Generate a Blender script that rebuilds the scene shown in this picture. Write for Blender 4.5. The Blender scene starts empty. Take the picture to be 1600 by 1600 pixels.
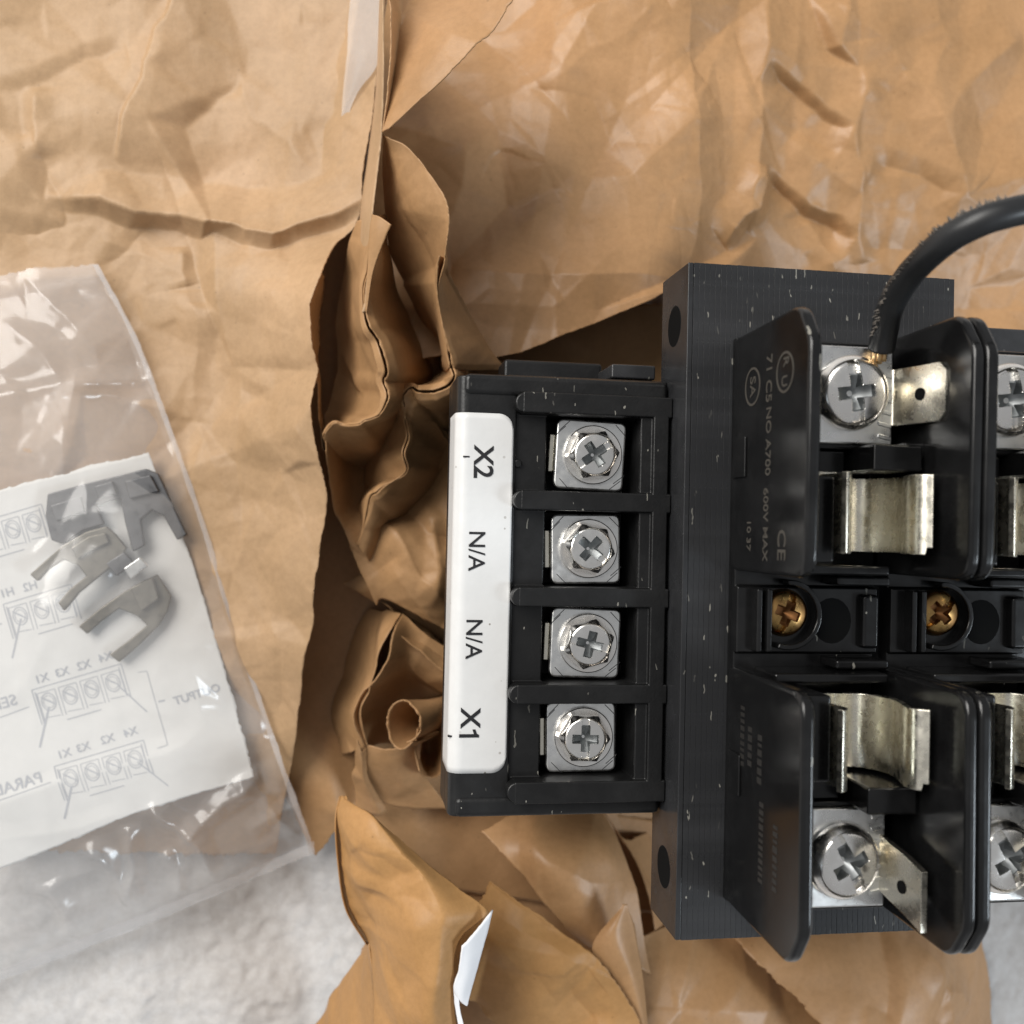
import bpy, bmesh, math, random
import numpy as np
from mathutils import Vector, Matrix
from mathutils.geometry import delaunay_2d_cdt

sc = bpy.context.scene
COL = sc.collection
MM = 0.001
RNG = random.Random(7)

# ------------------------------------------------------------------ camera
# all lengths below are millimetres; the camera hangs 195 mm above the carpet,
# tilted so that the point straight below it lies left of the picture centre
ZC, F = 195.0, 1600.0
_d = np.array([-250.0, -20.0, -F]); _d /= np.linalg.norm(_d)
_ex = np.array([1.0, 0, 0]) - _d[0] * _d; _ex /= np.linalg.norm(_ex)
_ez = -_d; _ey = np.cross(_ez, _ex)
CM = np.array([_ex, _ey, _ez])

def at(px, py, z):
    w = CM @ np.array([px - 800.0, 800.0 - py, -F])
    t = (ZC - z) / (-w[2])
    return np.array([w[0] * t, w[1] * t, z])

cam_d = bpy.data.cameras.new('camera')
cam_d.sensor_width = 36.0; cam_d.lens = 36.0
cam_d.clip_start = 0.005; cam_d.clip_end = 20.0
cam_d.dof.use_dof = True; cam_d.dof.focus_distance = 0.137; cam_d.dof.aperture_fstop = 26.0
cam = bpy.data.objects.new('camera', cam_d); COL.objects.link(cam)
_m = Matrix([[CM[0][0], CM[0][1], CM[0][2], 0], [CM[1][0], CM[1][1], CM[1][2], 0], [CM[2][0], CM[2][1], CM[2][2], ZC * MM], [0, 0, 0, 1]])
cam.matrix_world = _m
sc.camera = cam

# ------------------------------------------------------------------ light
w = bpy.data.worlds.new('World'); sc.world = w; w.use_nodes = True
w.node_tree.nodes['Background'].inputs[0].default_value = (0.97, 0.98, 1.0, 1)
w.node_tree.nodes['Background'].inputs[1].default_value = 0.36

def area(name, loc, target, sx, sy, power, col):
    l = bpy.data.lights.new(name, 'AREA'); l.shape = 'RECTANGLE'; l.size = sx; l.size_y = sy
    l.energy = power; l.color = col
    o = bpy.data.objects.new(name, l); COL.objects.link(o); o.location = loc
    o.rotation_euler = (Vector(target) - Vector(loc)).to_track_quat('-Z', 'Y').to_euler()
    return o
area('window_light', (0.95, -0.35, 0.85), (0.03, 0, 0.03), 0.34, 0.30, 9.0, (0.82, 0.92, 1.0))
area('ceiling_light', (-0.72, 0.62, 0.82), (0, 0, 0.02), 0.95, 0.75, 25.0, (1.0, 0.97, 0.92))
sc.view_settings.view_transform = 'Standard'; sc.view_settings.look = 'None'
sc.view_settings.exposure = -0.06; sc.view_settings.gamma = 1.0
sc.cycles.use_denoising = True
sc.cycles.max_bounces = 10; sc.cycles.transparent_max_bounces = 16
sc.cycles.sample_clamp_indirect = 6.0
sc.cycles.caustics_reflective = False; sc.cycles.caustics_refractive = False

# ------------------------------------------------------------------ materials
def new_mat(name):
    m = bpy.data.materials.new(name); m.use_nodes = True
    nt = m.node_tree; b = nt.nodes['Principled BSDF']
    return m, nt, b

def N(nt, t, **kw):
    n = nt.nodes.new(t)
    for k, v in kw.items(): setattr(n, k, v)
    return n

def noise(nt, scale, detail=4, rough=0.6, vec=None):
    n = N(nt, 'ShaderNodeTexNoise'); n.inputs['Scale'].default_value = scale
    n.inputs['Detail'].default_value = detail; n.inputs['Roughness'].default_value = rough
    if vec is not None: nt.links.new(vec, n.inputs['Vector'])
    return n

def ramp(nt, fac, p0, c0, p1, c1):
    r = N(nt, 'ShaderNodeValToRGB'); r.color_ramp.elements[0].position = p0; r.color_ramp.elements[1].position = p1
    r.color_ramp.elements[0].color = (*c0, 1); r.color_ramp.elements[1].color = (*c1, 1)
    nt.links.new(fac, r.inputs[0]); return r

def mixc(nt, fac, a, b, mode='MIX'):
    m = N(nt, 'ShaderNodeMix', data_type='RGBA', blend_type=mode)
    if isinstance(fac, (int, float)): m.inputs[0].default_value = fac
    else: nt.links.new(fac, m.inputs[0])
    for s, v in ((m.inputs[6], a), (m.inputs[7], b)):
        if isinstance(v, tuple): s.default_value = (*v, 1)
        else: nt.links.new(v, s)
    return m.outputs[2]

def objco(nt):
    return N(nt, 'ShaderNodeTexCoord').outputs['Object']

def kraft(name, c, rough=0.5, spec=0.36, transl=0.14):
    m, nt, b = new_mat(name); co = objco(nt)
    n1 = noise(nt, 45, 3, 0.6, co); n2 = noise(nt, 900, 4, 0.7, co); n3 = noise(nt, 2600, 2, 0.5, co)
    dark = tuple(x * 0.84 for x in c); lite = (min(1, c[0] * 1.1), min(1, c[1] * 1.12), min(1, c[2] * 1.2))
    r1 = ramp(nt, n1.outputs[0], 0.3, dark, 0.7, lite)
    r2 = ramp(nt, n2.outputs[0], 0.3, (0.91, 0.90, 0.885), 0.62, (1.03, 1.03, 1.03))
    base = mixc(nt, 1.0, r1.outputs[0], r2.outputs[0], 'MULTIPLY')
    # dark bark flecks of recycled paper
    v = N(nt, 'ShaderNodeTexVoronoi'); v.inputs['Scale'].default_value = 260; nt.links.new(co, v.inputs['Vector'])
    fl = N(nt, 'ShaderNodeMath', operation='LESS_THAN'); nt.links.new(v.outputs['Distance'], fl.inputs[0]); fl.inputs[1].default_value = 0.055
    fk = N(nt, 'ShaderNodeMath', operation='MULTIPLY'); nt.links.new(fl.outputs[0], fk.inputs[0]); fk.inputs[1].default_value = 0.35
    base = mixc(nt, fk.outputs[0], base, tuple(x * 0.45 for x in c))
    nt.links.new(base, b.inputs['Base Color'])
    b.inputs['Roughness'].default_value = rough; b.inputs['Specular IOR Level'].default_value = spec
    bp = N(nt, 'ShaderNodeBump'); bp.inputs['Strength'].default_value = 0.12; bp.inputs['Distance'].default_value = 0.0002
    ad = N(nt, 'ShaderNodeMath', operation='ADD'); nt.links.new(n2.outputs[0], ad.inputs[0]); nt.links.new(n3.outputs[0], ad.inputs[1])
    nt.links.new(ad.outputs[0], bp.inputs['Height']); nt.links.new(bp.outputs[0], b.inputs['Normal'])
    tr = N(nt, 'ShaderNodeBsdfTranslucent')
    warm = mixc(nt, 1.0, base, (1.0, 0.72, 0.45), 'MULTIPLY'); nt.links.new(warm, tr.inputs[0])
    mx = N(nt, 'ShaderNodeMixShader'); mx.inputs[0].default_value = transl
    nt.links.new(b.outputs[0], mx.inputs[1]); nt.links.new(tr.outputs[0], mx.inputs[2])
    nt.links.new(mx.outputs[0], nt.nodes['Material Output'].inputs[0])
    return m

def black(name, c, rough, specks=0.0, speck_scale=420, bump=0.0):
    m, nt, b = new_mat(name); co = objco(nt)
    base = c
    n = noise(nt, 300, 4, 0.6, co)
    rr = ramp(nt, n.outputs[0], 0.3, (rough * 0.8,) * 3, 0.7, (rough * 1.25,) * 3)
    nt.links.new(rr.outputs[0], b.inputs['Roughness'])
    b.inputs['Specular IOR Level'].default_value = 0.4
    if specks:
        mp = N(nt, 'ShaderNodeMapping'); mp.inputs['Rotation'].default_value = (0, 0, 0.7); mp.inputs['Scale'].default_value = (1, 0.24, 1)
        geo = N(nt, 'ShaderNodeNewGeometry'); nt.links.new(geo.outputs['Position'], mp.inputs[0])
        wn = noise(nt, 500, 2, 0.5, co)
        av = N(nt, 'ShaderNodeMix', data_type='VECTOR'); av.inputs[0].default_value = 0.0012
        nt.links.new(mp.outputs[0], av.inputs[4]); nt.links.new(wn.outputs[1], av.inputs[5])
        v = N(nt, 'ShaderNodeTexVoronoi', voronoi_dimensions='2D'); v.inputs['Scale'].default_value = speck_scale
        nt.links.new(av.outputs[1], v.inputs['Vector'])
        lt = N(nt, 'ShaderNodeMath', operation='LESS_THAN'); nt.links.new(v.outputs['Distance'], lt.inputs[0]); lt.inputs[1].default_value = 0.085
        sp = N(nt, 'ShaderNodeSeparateColor'); nt.links.new(v.outputs['Color'], sp.inputs[0])
        gt = N(nt, 'ShaderNodeMath', operation='GREATER_THAN'); nt.links.new(sp.outputs[0], gt.inputs[0]); gt.inputs[1].default_value = 1.0 - specks
        mu = N(nt, 'ShaderNodeMath', operation='MULTIPLY'); nt.links.new(lt.outputs[0], mu.inputs[0]); nt.links.new(gt.outputs[0], mu.inputs[1])
        m2 = N(nt, 'ShaderNodeMath', operation='MULTIPLY'); nt.links.new(mu.outputs[0], m2.inputs[0]); nt.links.new(sp.outputs[1], m2.inputs[1])
        sn = N(nt, 'ShaderNodeSeparateXYZ'); nt.links.new(geo.outputs['Normal'], sn.inputs[0])
        gz = N(nt, 'ShaderNodeMath', operation='GREATER_THAN'); nt.links.new(sn.outputs[2], gz.inputs[0]); gz.inputs[1].default_value = 0.5
        m3 = N(nt, 'ShaderNodeMath', operation='MULTIPLY'); nt.links.new(m2.outputs[0], m3.inputs[0]); nt.links.new(gz.outputs[0], m3.inputs[1]); m2 = m3
        dn = noise(nt, 90, 5, 0.7, co); dr = ramp(nt, dn.outputs[0], 0.45, c, 0.75, tuple(x * 1.7 + 0.004 for x in c))
        base = mixc(nt, m2.outputs[0], dr.outputs[0], (0.25, 0.24, 0.21))
        nt.links.new(base, b.inputs['Base Color'])
    else:
        b.inputs['Base Color'].default_value = (*c, 1)
    if bump:
        bp = N(nt, 'ShaderNodeBump'); bp.inputs['Strength'].default_value = bump; bp.inputs['Distance'].default_value = 0.0001
        nb = noise(nt, 2500, 2, 0.5, co); nt.links.new(nb.outputs[0], bp.inputs['Height']); nt.links.new(bp.outputs[0], b.inputs['Normal'])
    return m

def metal(name, c, rough, c2=None):
    m, nt, b = new_mat(name); co = objco(nt)
    n = noise(nt, 220, 3, 0.6, co)
    r = ramp(nt, n.outputs[0], 0.35, c, 0.7, c2 or tuple(x * 0.86 for x in c))
    nt.links.new(r.outputs[0], b.inputs['Base Color']); b.inputs['Metallic'].default_value = 1.0
    n2 = noise(nt, 700, 3, 0.6, co)
    rr = ramp(nt, n2.outputs[0], 0.3, (rough * 0.7,) * 3, 0.75, (rough * 1.4,) * 3); nt.links.new(rr.outputs[0], b.inputs['Roughness'])
    bp = N(nt, 'ShaderNodeBump'); bp.inputs['Strength'].default_value = 0.15; bp.inputs['Distance'].default_value = 0.00008
    nt.links.new(n2.outputs[0], bp.inputs['Height']); nt.links.new(bp.outputs[0], b.inputs['Normal'])
    return m

def plain(name, c, rough=0.5, spec=0.4):
    m, nt, b = new_mat(name); co = objco(nt)
    n = noise(nt, 160, 5, 0.7, co); r = ramp(nt, n.outputs[0], 0.3, tuple(x * 0.93 for x in c), 0.7, c)
    nt.links.new(r.outputs[0], b.inputs['Base Color'])
    b.inputs['Roughness'].default_value = rough; b.inputs['Specular IOR Level'].default_value = spec
    return m

M_KRAFT_A = kraft('kraft_tan', (0.48, 0.31, 0.168))
M_KRAFT_E = kraft('kraft_orange', (0.46, 0.258, 0.116), rough=0.41, spec=0.42)
M_KRAFT_F = kraft('kraft_brown', (0.43, 0.245, 0.110), rough=0.48)
M_KRAFT_G = kraft('kraft_ochre', (0.44, 0.235, 0.085))
M_WHITE = plain('white_paper', (0.82, 0.82, 0.84), 0.6)
M_SHEET = plain('leaflet_paper', (0.70, 0.69, 0.67), 0.6)
M_LABEL = plain('label_vinyl', (0.64, 0.64, 0.635), 0.35, 0.5)
def dirty(m):
    nt = m.node_tree; b = nt.nodes['Principled BSDF']; co = objco(nt)
    v = N(nt, 'ShaderNodeTexVoronoi'); v.inputs['Scale'].default_value = 620; nt.links.new(co, v.inputs['Vector'])
    lt = N(nt, 'ShaderNodeMath', operation='LESS_THAN'); nt.links.new(v.outputs['Distance'], lt.inputs[0]); lt.inputs[1].default_value = 0.11
    sp = N(nt, 'ShaderNodeSeparateColor'); nt.links.new(v.outputs['Color'], sp.inputs[0])
    gt = N(nt, 'ShaderNodeMath', operation='GREATER_THAN'); nt.links.new(sp.outputs[0], gt.inputs[0]); gt.inputs[1].default_value = 0.6
    mu = N(nt, 'ShaderNodeMath', operation='MULTIPLY'); nt.links.new(lt.outputs[0], mu.inputs[0]); nt.links.new(gt.outputs[0], mu.inputs[1])
    m2 = N(nt, 'ShaderNodeMath', operation='MULTIPLY'); nt.links.new(mu.outputs[0], m2.inputs[0]); nt.links.new(sp.outputs[1], m2.inputs[1])
    src = b.inputs['Base Color'].links[0].from_socket
    nt.links.new(mixc(nt, m2.outputs[0], src, (0.22, 0.2, 0.17)), b.inputs['Base Color'])
    n = noise(nt, 220, 4, 0.6, co); bp = N(nt, 'ShaderNodeBump'); bp.inputs['Strength'].default_value = 0.25; bp.inputs['Distance'].default_value = 0.0003
    nt.links.new(n.outputs[0], bp.inputs['Height']); nt.links.new(bp.outputs[0], b.inputs['Normal'])
dirty(M_LABEL)
M_INK = plain('black_ink', (0.012, 0.012, 0.014), 0.5)
M_PRINT = plain('faded_grey_print', (0.43, 0.44, 0.47), 0.6)
M_CORE = black('black_core_varnish', (0.021, 0.0215, 0.023), 0.24, specks=0.34, speck_scale=900, bump=0.1)
M_HOUSE = black('black_moulded_plastic', (0.006, 0.006, 0.0062), 0.36, specks=0.22, speck_scale=950, bump=0.25)
M_FUSE = black('glossy_black_plastic', (0.005, 0.005, 0.0052), 0.18, specks=0.08, speck_scale=700)
M_MARK = plain('moulded_lettering', (0.055, 0.049, 0.041), 0.6)
M_MARK2 = plain('worn_lettering', (0.018, 0.0165, 0.015), 0.5)
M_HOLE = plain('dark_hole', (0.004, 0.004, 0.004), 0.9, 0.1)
M_ZINC = metal('zinc_plate', (0.86, 0.86, 0.85), 0.32, (0.76, 0.76, 0.74))
M_ZINC2 = metal('zinc_screw', (0.90, 0.89, 0.86), 0.24, (0.84, 0.80, 0.76))
M_RECESS_SHADE = metal('shaded_driver_recess', (0.34, 0.355, 0.36), 0.45)  # shade inside the driver recess, put into a darker, rougher metal
M_RECESSB_SHADE = metal('shaded_brown_recess', (0.16, 0.075, 0.03), 0.5)  # recess shade of the brassy mounting screws, painted as dark brown metal
M_TIN = metal('tinned_brass', (0.76, 0.72, 0.62), 0.27, (0.70, 0.66, 0.56))
M_BRASS = metal('yellow_chromate', (0.42, 0.27, 0.10), 0.3, (0.30, 0.15, 0.06))
M_COPPER = metal('copper_strand', (0.75, 0.52, 0.28), 0.35)
M_WIRE = black('wire_insulation', (0.014, 0.0145, 0.0155), 0.42)
M_FLASH = plain('insulation_flash', (0.16, 0.14, 0.12), 0.8)
M_GREYCLIP = metal('grey_spring_steel', (0.15, 0.15, 0.155), 0.5)
M_BEIGECLIP = metal('dull_beige_clip', (0.20, 0.185, 0.155), 0.5)

def film_mat(name, milk, refl, rough):
    m = bpy.data.materials.new(name); m.use_nodes = True; nt = m.node_tree
    nt.nodes.remove(nt.nodes['Principled BSDF'])
    tr = N(nt, 'ShaderNodeBsdfTransparent'); tr.inputs[0].default_value = (0.955, 0.95, 0.945, 1)
    gl = N(nt, 'ShaderNodeBsdfGlossy'); gl.inputs['Roughness'].default_value = rough
    df = N(nt, 'ShaderNodeBsdfDiffuse'); df.inputs[0].default_value = (0.86, 0.85, 0.85, 1)
    lw = N(nt, 'ShaderNodeLayerWeight')
    pw = N(nt, 'ShaderNodeMath', operation='POWER'); nt.links.new(lw.outputs['Facing'], pw.inputs[0]); pw.inputs[1].default_value = 4.0
    mu = N(nt, 'ShaderNodeMath', operation='MULTIPLY_ADD'); nt.links.new(pw.outputs[0], mu.inputs[0]); mu.inputs[1].default_value = 0.75; mu.inputs[2].default_value = refl
    mx = N(nt, 'ShaderNodeMixShader'); nt.links.new(mu.outputs[0], mx.inputs[0])
    nt.links.new(tr.outputs[0], mx.inputs[1]); nt.links.new(gl.outputs[0], mx.inputs[2])
    m2 = N(nt, 'ShaderNodeMixShader'); m2.inputs[0].default_value = milk
    nt.links.new(mx.outputs[0], m2.inputs[1]); nt.links.new(df.outputs[0], m2.inputs[2])
    nt.links.new(m2.outputs[0], nt.nodes['Material Output'].inputs[0])
    return m
M_SEAM = film_mat('film_seam', 0.26, 0.10, 0.15)
M_FILM = film_mat('clear_film', 0.13, 0.045, 0.19)

def carpet_mat():
    m, nt, b = new_mat('carpet_pile'); co = objco(nt)
    n = noise(nt, 520, 4, 0.7, co); n2 = noise(nt, 60, 3, 0.6, co)
    r = ramp(nt, n.outputs[0], 0.3, (0.45, 0.43, 0.415), 0.66, (0.54, 0.525, 0.515))
    r2 = ramp(nt, n2.outputs[0], 0.3, (0.92, 0.91, 0.90), 0.7, (1.04, 1.04, 1.04))
    c = mixc(nt, 1.0, r.outputs[0], r2.outputs[0], 'MULTIPLY')
    nt.links.new(c, b.inputs['Base Color']); b.inputs['Roughness'].default_value = 0.9; b.inputs['Specular IOR Level'].default_value = 0.15
    return m
M_CARPET = carpet_mat()

# ------------------------------------------------------------------ mesh helpers
def link(name, me, mat, parent=None, smooth=False, loc=None):
    o = bpy.data.objects.new(name, me); COL.objects.link(o)
    for mm in (mat if isinstance(mat, (list, tuple)) else [mat]): me.materials.append(mm)
    if smooth: me.shade_smooth()
    if parent is not None: o.parent = parent
    if loc is not None: o.location = loc
    return o

def mesh_pd(name, V, Fc):
    me = bpy.data.meshes.new(name)
    me.from_pydata([tuple(float(c) * MM for c in v) for v in V], [], Fc)
    me.validate(); me.update(); return me

def fix(me, merge=0.0):
    bm = bmesh.new(); bm.from_mesh(me)
    if merge: bmesh.ops.remove_doubles(bm, verts=bm.verts, dist=merge)
    bmesh.ops.recalc_face_normals(bm, faces=bm.faces)
    bm.to_mesh(me); bm.free(); me.update()

def bevel(o, width, seg=2, angle=35):
    b = o.modifiers.new('bevel', 'BEVEL'); b.width = width * MM; b.segments = seg
    b.limit_method = 'ANGLE'; b.angle_limit = math.radians(angle); b.harden_normals = True
    o.data.shade_smooth()
    return o

def box(name, u0, u1, v0, v1, z0, z1, mat, parent, bev=0.3, seg=2):
    V = [(u, v, z) for z in (z0, z1) for v in (v0, v1) for u in (u0, u1)]
    Fc = [(0, 2, 3, 1), (4, 5, 7, 6), (0, 1, 5, 4), (2, 6, 7, 3), (0, 4, 6, 2), (1, 3, 7, 5)]
    me = mesh_pd(name, V, Fc); fix(me)
    o = link(name, me, mat, parent)
    if bev: bevel(o, bev, seg)
    return o

def prism(name, poly, a0, a1, mat, parent, axis='z', bev=0.3, seg=2):
    """extrude a 2D outline: axis z -> outline in (u,v); axis u -> outline in (v,z)"""
    n = len(poly)
    def P(p, a): return (p[0], p[1], a) if axis == 'z' else ((a, p[0], p[1]) if axis == 'u' else (p[0], a, p[1]))
    V = [P(p, a0) for p in poly] + [P(p, a1) for p in poly]
    Fc = [tuple(range(n)), tuple(range(n, 2 * n))] + [(i, (i + 1) % n, (i + 1) % n + n, i + n) for i in range(n)]
    me = mesh_pd(name, V, Fc); fix(me)
    o = link(name, me, mat, parent)
    if bev: bevel(o, bev, seg)
    return o

def round_poly(pts, r, n=5):
    """round chosen corners: pts = (x, y) or (x, y, radius)"""
    out = []; m = len(pts)
    for i in range(m):
        p = np.array(pts[i][:2]); rr = pts[i][2] if len(pts[i]) > 2 else r
        a = np.array(pts[i - 1][:2]) - p; b = np.array(pts[(i + 1) % m][:2]) - p
        la, lb = np.linalg.norm(a), np.linalg.norm(b); a /= la; b /= lb
        if rr <= 0: out.append(tuple(p)); continue
        d = min(rr, la * 0.48, lb * 0.48)
        p0, p2 = p + a * d, p + b * d
        for k in range(n + 1):
            t = k / n; q = (1 - t) ** 2 * p0 + 2 * t * (1 - t) * p + t * t * p2; out.append(tuple(q))
    return out

def terrain(name, us, vs, hfun, zbot, mat, parent, bev=0.25):
    """moulded part: cells of a (u, v) grid, each at its own height, with upright walls between"""
    nu, nv = len(us) - 1, len(vs) - 1
    H = [[hfun((us[i] + us[i + 1]) / 2, (vs[j] + vs[j + 1]) / 2) for j in range(nv)] for i in range(nu)]
    V = []; idx = {}; Fc = []
    def vid(u, v, z):
        k = (round(u, 4), round(v, 4), round(z, 4))
        if k not in idx: idx[k] = len(V); V.append((u, v, z))
        return idx[k]
    levels = sorted(set(sum(H, [])) | {zbot})
    def wall(p, q, za, zb):
        lo, hi = min(za, zb), max(za, zb)
        lv = [z for z in levels if lo <= z <= hi]
        for a, b in zip(lv[:-1], lv[1:]):
            Fc.append((vid(*p, a), vid(*q, a), vid(*q, b), vid(*p, b)))
    for i in range(nu):
        for j in range(nv):
            z = H[i][j]
            if z is None: continue
            Fc.append((vid(us[i], vs[j], z), vid(us[i + 1], vs[j], z), vid(us[i + 1], vs[j + 1], z), vid(us[i], vs[j + 1], z)))
    for j in range(nv):
        for i in range(nu + 1):
            za = H[i - 1][j] if i > 0 else zbot; zb = H[i][j] if i < nu else zbot
            if za != zb: wall((us[i], vs[j]), (us[i], vs[j + 1]), za, zb)
    for i in range(nu):
        for j in range(nv + 1):
            za = H[i][j - 1] if j > 0 else zbot; zb = H[i][j] if j < nv else zbot
            if za != zb: wall((us[i], vs[j]), (us[i + 1], vs[j]), za, zb)
    me = mesh_pd(name, V, Fc); fix(me)
    bm = bmesh.new(); bm.from_mesh(me)
    bmesh.ops.dissolve_limit(bm, angle_limit=0.01, verts=bm.verts, edges=bm.edges)
    bmesh.ops.recalc_face_normals(bm, faces=bm.faces); bm.to_mesh(me); bm.free()
    o = link(name, me, mat, parent)
    if bev: bevel(o, bev, 2)
    return o

def tube_mesh(name, path, r, n=14, caps=True):
    P = [np.array(p, float) for p in path]; V = []; Fc = []
    up = np.array([0.3, 0.2, 1.0])
    for i, p in enumerate(P):
        t = P[min(i + 1, len(P) - 1)] - P[max(i - 1, 0)]; t /= np.linalg.norm(t)
        a = np.cross(t, up); a /= np.linalg.norm(a); b = np.cross(t, a)
        ri = r(i / (len(P) - 1)) if callable(r) else r
        for k in range(n):
            th = 2 * math.pi * k / n; V.append(p + ri * (math.cos(th) * a + math.sin(th) * b))
    for i in range(len(P) - 1):
        for k in range(n):
            Fc.append((i * n + k, i * n + (k + 1) % n, (i + 1) * n + (k + 1) % n, (i + 1) * n + k))
    if caps: Fc += [tuple(range(n)), tuple((len(P) - 1) * n + k for k in range(n))]
    me = mesh_pd(name, V, Fc); fix(me); return me

def cr(P, n):
    """Catmull-Rom through the points of P (k x dims) sampled n times"""
    P = np.asarray(P, float); k = len(P)
    Q = np.concatenate([[2 * P[0] - P[1]], P, [2 * P[-1] - P[-2]]])
    t = np.linspace(0, k - 1, n); i = np.minimum(t.astype(int), k - 2); f = (t - i).reshape((-1,) + (1,) * (P.ndim - 1))
    a, b, c, d = Q[i], Q[i + 1], Q[i + 2], Q[i + 3]
    return 0.5 * (2 * b + (c - a) * f + (2 * a - 5 * b + 4 * c - d) * f ** 2 + (3 * b - a - 3 * c + d) * f ** 3)

# crumple: piecewise flat facets between random creases
_cr_cache = {}
def facet_map(seed, spacing, size=260.0, res=0.33):
    key = (seed, spacing)
    if key in _cr_cache: return _cr_cache[key]
    rg = np.random.default_rng(seed); n = int(size / spacing) + 3
    pts = []; hs = []
    for i in range(n):
        for j in range(n):
            pts.append(((i - 1 + rg.uniform(-0.05, 1.05)) * spacing, (j - 1 + rg.uniform(-0.05, 1.05)) * spacing)); hs.append(rg.uniform(-1, 1))
    vs, _, fs, ov, _, _ = delaunay_2d_cdt([Vector(p) for p in pts], [], [], 0, 1e-5)
    hv = [hs[o[0]] if o else 0.0 for o in ov]
    m = int(size / res); A = np.zeros((m, m), np.float32)
    for f in fs:
        (x0, y0), (x1, y1), (x2, y2) = (vs[k] for k in f)
        xa, xb = max(0, int(min(x0, x1, x2) / res)), min(m, int(max(x0, x1, x2) / res) + 2)
        ya, yb = max(0, int(min(y0, y1, y2) / res)), min(m, int(max(y0, y1, y2) / res) + 2)
        if xa >= xb or ya >= yb: continue
        X, Y = np.meshgrid(np.arange(xa, xb) * res, np.arange(ya, yb) * res, indexing='ij')
        den = (y1 - y2) * (x0 - x2) + (x2 - x1) * (y0 - y2)
        if abs(den) < 1e-9: continue
        l0 = ((y1 - y2) * (X - x2) + (x2 - x1) * (Y - y2)) / den
        l1 = ((y2 - y0) * (X - x2) + (x0 - x2) * (Y - y2)) / den; l2 = 1 - l0 - l1
        ins = (l0 > -1e-4) & (l1 > -1e-4) & (l2 > -1e-4)
        Z = l0 * hv[f[0]] + l1 * hv[f[1]] + l2 * hv[f[2]]
        sub = A[xa:xb, ya:yb]; sub[ins] = Z[ins]
    for _ in range(0):
        A = (A + np.roll(A, 1, 0) + np.roll(A, -1, 0) + np.roll(A, 1, 1) + np.roll(A, -1, 1)) / 5
    _cr_cache[key] = A
    return A

def facets(x, y, seed, spacing, res=0.33):
    A = facet_map(seed, spacing); m = A.shape[0]
    fx = np.abs(np.mod(x / res + 40, 2 * (m - 2)) - (m - 2)) ; fy = np.abs(np.mod(y / res + 40, 2 * (m - 2)) - (m - 2))
    i = np.minimum(fx.astype(int), m - 2); j = np.minimum(fy.astype(int), m - 2); a = fx - i; b = fy - j
    return (A[i, j] * (1 - a) * (1 - b) + A[i + 1, j] * a * (1 - b) + A[i, j + 1] * (1 - a) * b + A[i + 1, j + 1] * a * b)

def smooth_noise(x, y, seed, wl):
    rg = np.random.default_rng(seed); s = np.zeros_like(x)
    for _ in range(7):
        th = rg.uniform(0, 2 * math.pi); k = 2 * math.pi / (wl * rg.uniform(0.6, 1.6)); s += np.sin(k * (x * math.cos(th) + y * math.sin(th)) + rg.uniform(0, 6.28))
    return s / 7 ** 0.5

def seg_dist(X, Y, line):
    """distance, side and position along a polyline (world xy)"""
    best = np.full(X.shape, 1e9); side = np.zeros_like(X); tt = np.zeros_like(X); L = 0.0
    Ls = [np.linalg.norm(line[i + 1] - line[i]) for i in range(len(line) - 1)]; tot = sum(Ls)
    for i, l in enumerate(Ls):
        a, b = line[i], line[i + 1]; d = (b - a) / max(l, 1e-6)
        t = np.clip((X - a[0]) * d[0] + (Y - a[1]) * d[1], 0, l)
        dx, dy = X - a[0] - t * d[0], Y - a[1] - t * d[1]; D = np.hypot(dx, dy)
        k = D < best; best[k] = D[k]; side[k] = np.sign(d[0] * dy - d[1] * dx)[k]; tt[k] = ((L + t) / tot)[k]; L += l
    return best, side, tt

def add_creases(G, creases, zref):
    """creases: (pixel polyline, height, falloff on its left, falloff on its right); raises/lowers a sharp fold"""
    for line, A, wl, wr in creases:
        ln = [at(p[0], p[1], zref)[:2] for p in line]
        X0, Y0 = G[..., 0], G[..., 1]
        D, S, T = seg_dist(X0 + 0.9 * facets(X0 + 130, Y0 + 130, 91, 6.0) + 0.3 * facets(X0 + 130, Y0 + 130, 92, 3.0), Y0 + 0.9 * facets(X0 + 150, Y0 + 110, 93, 6.0), ln)
        wdt = np.where(S > 0, wl, wr) * 0.85; tap = np.clip(np.minimum(T, 1 - T) * 6, 0, 1) ** 0.7
        G[..., 2] += A * 0.95 * np.where(D < 3 * wdt, (1 - D / (3 * wdt)), 0) ** 1.3 * tap
    return G

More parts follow.
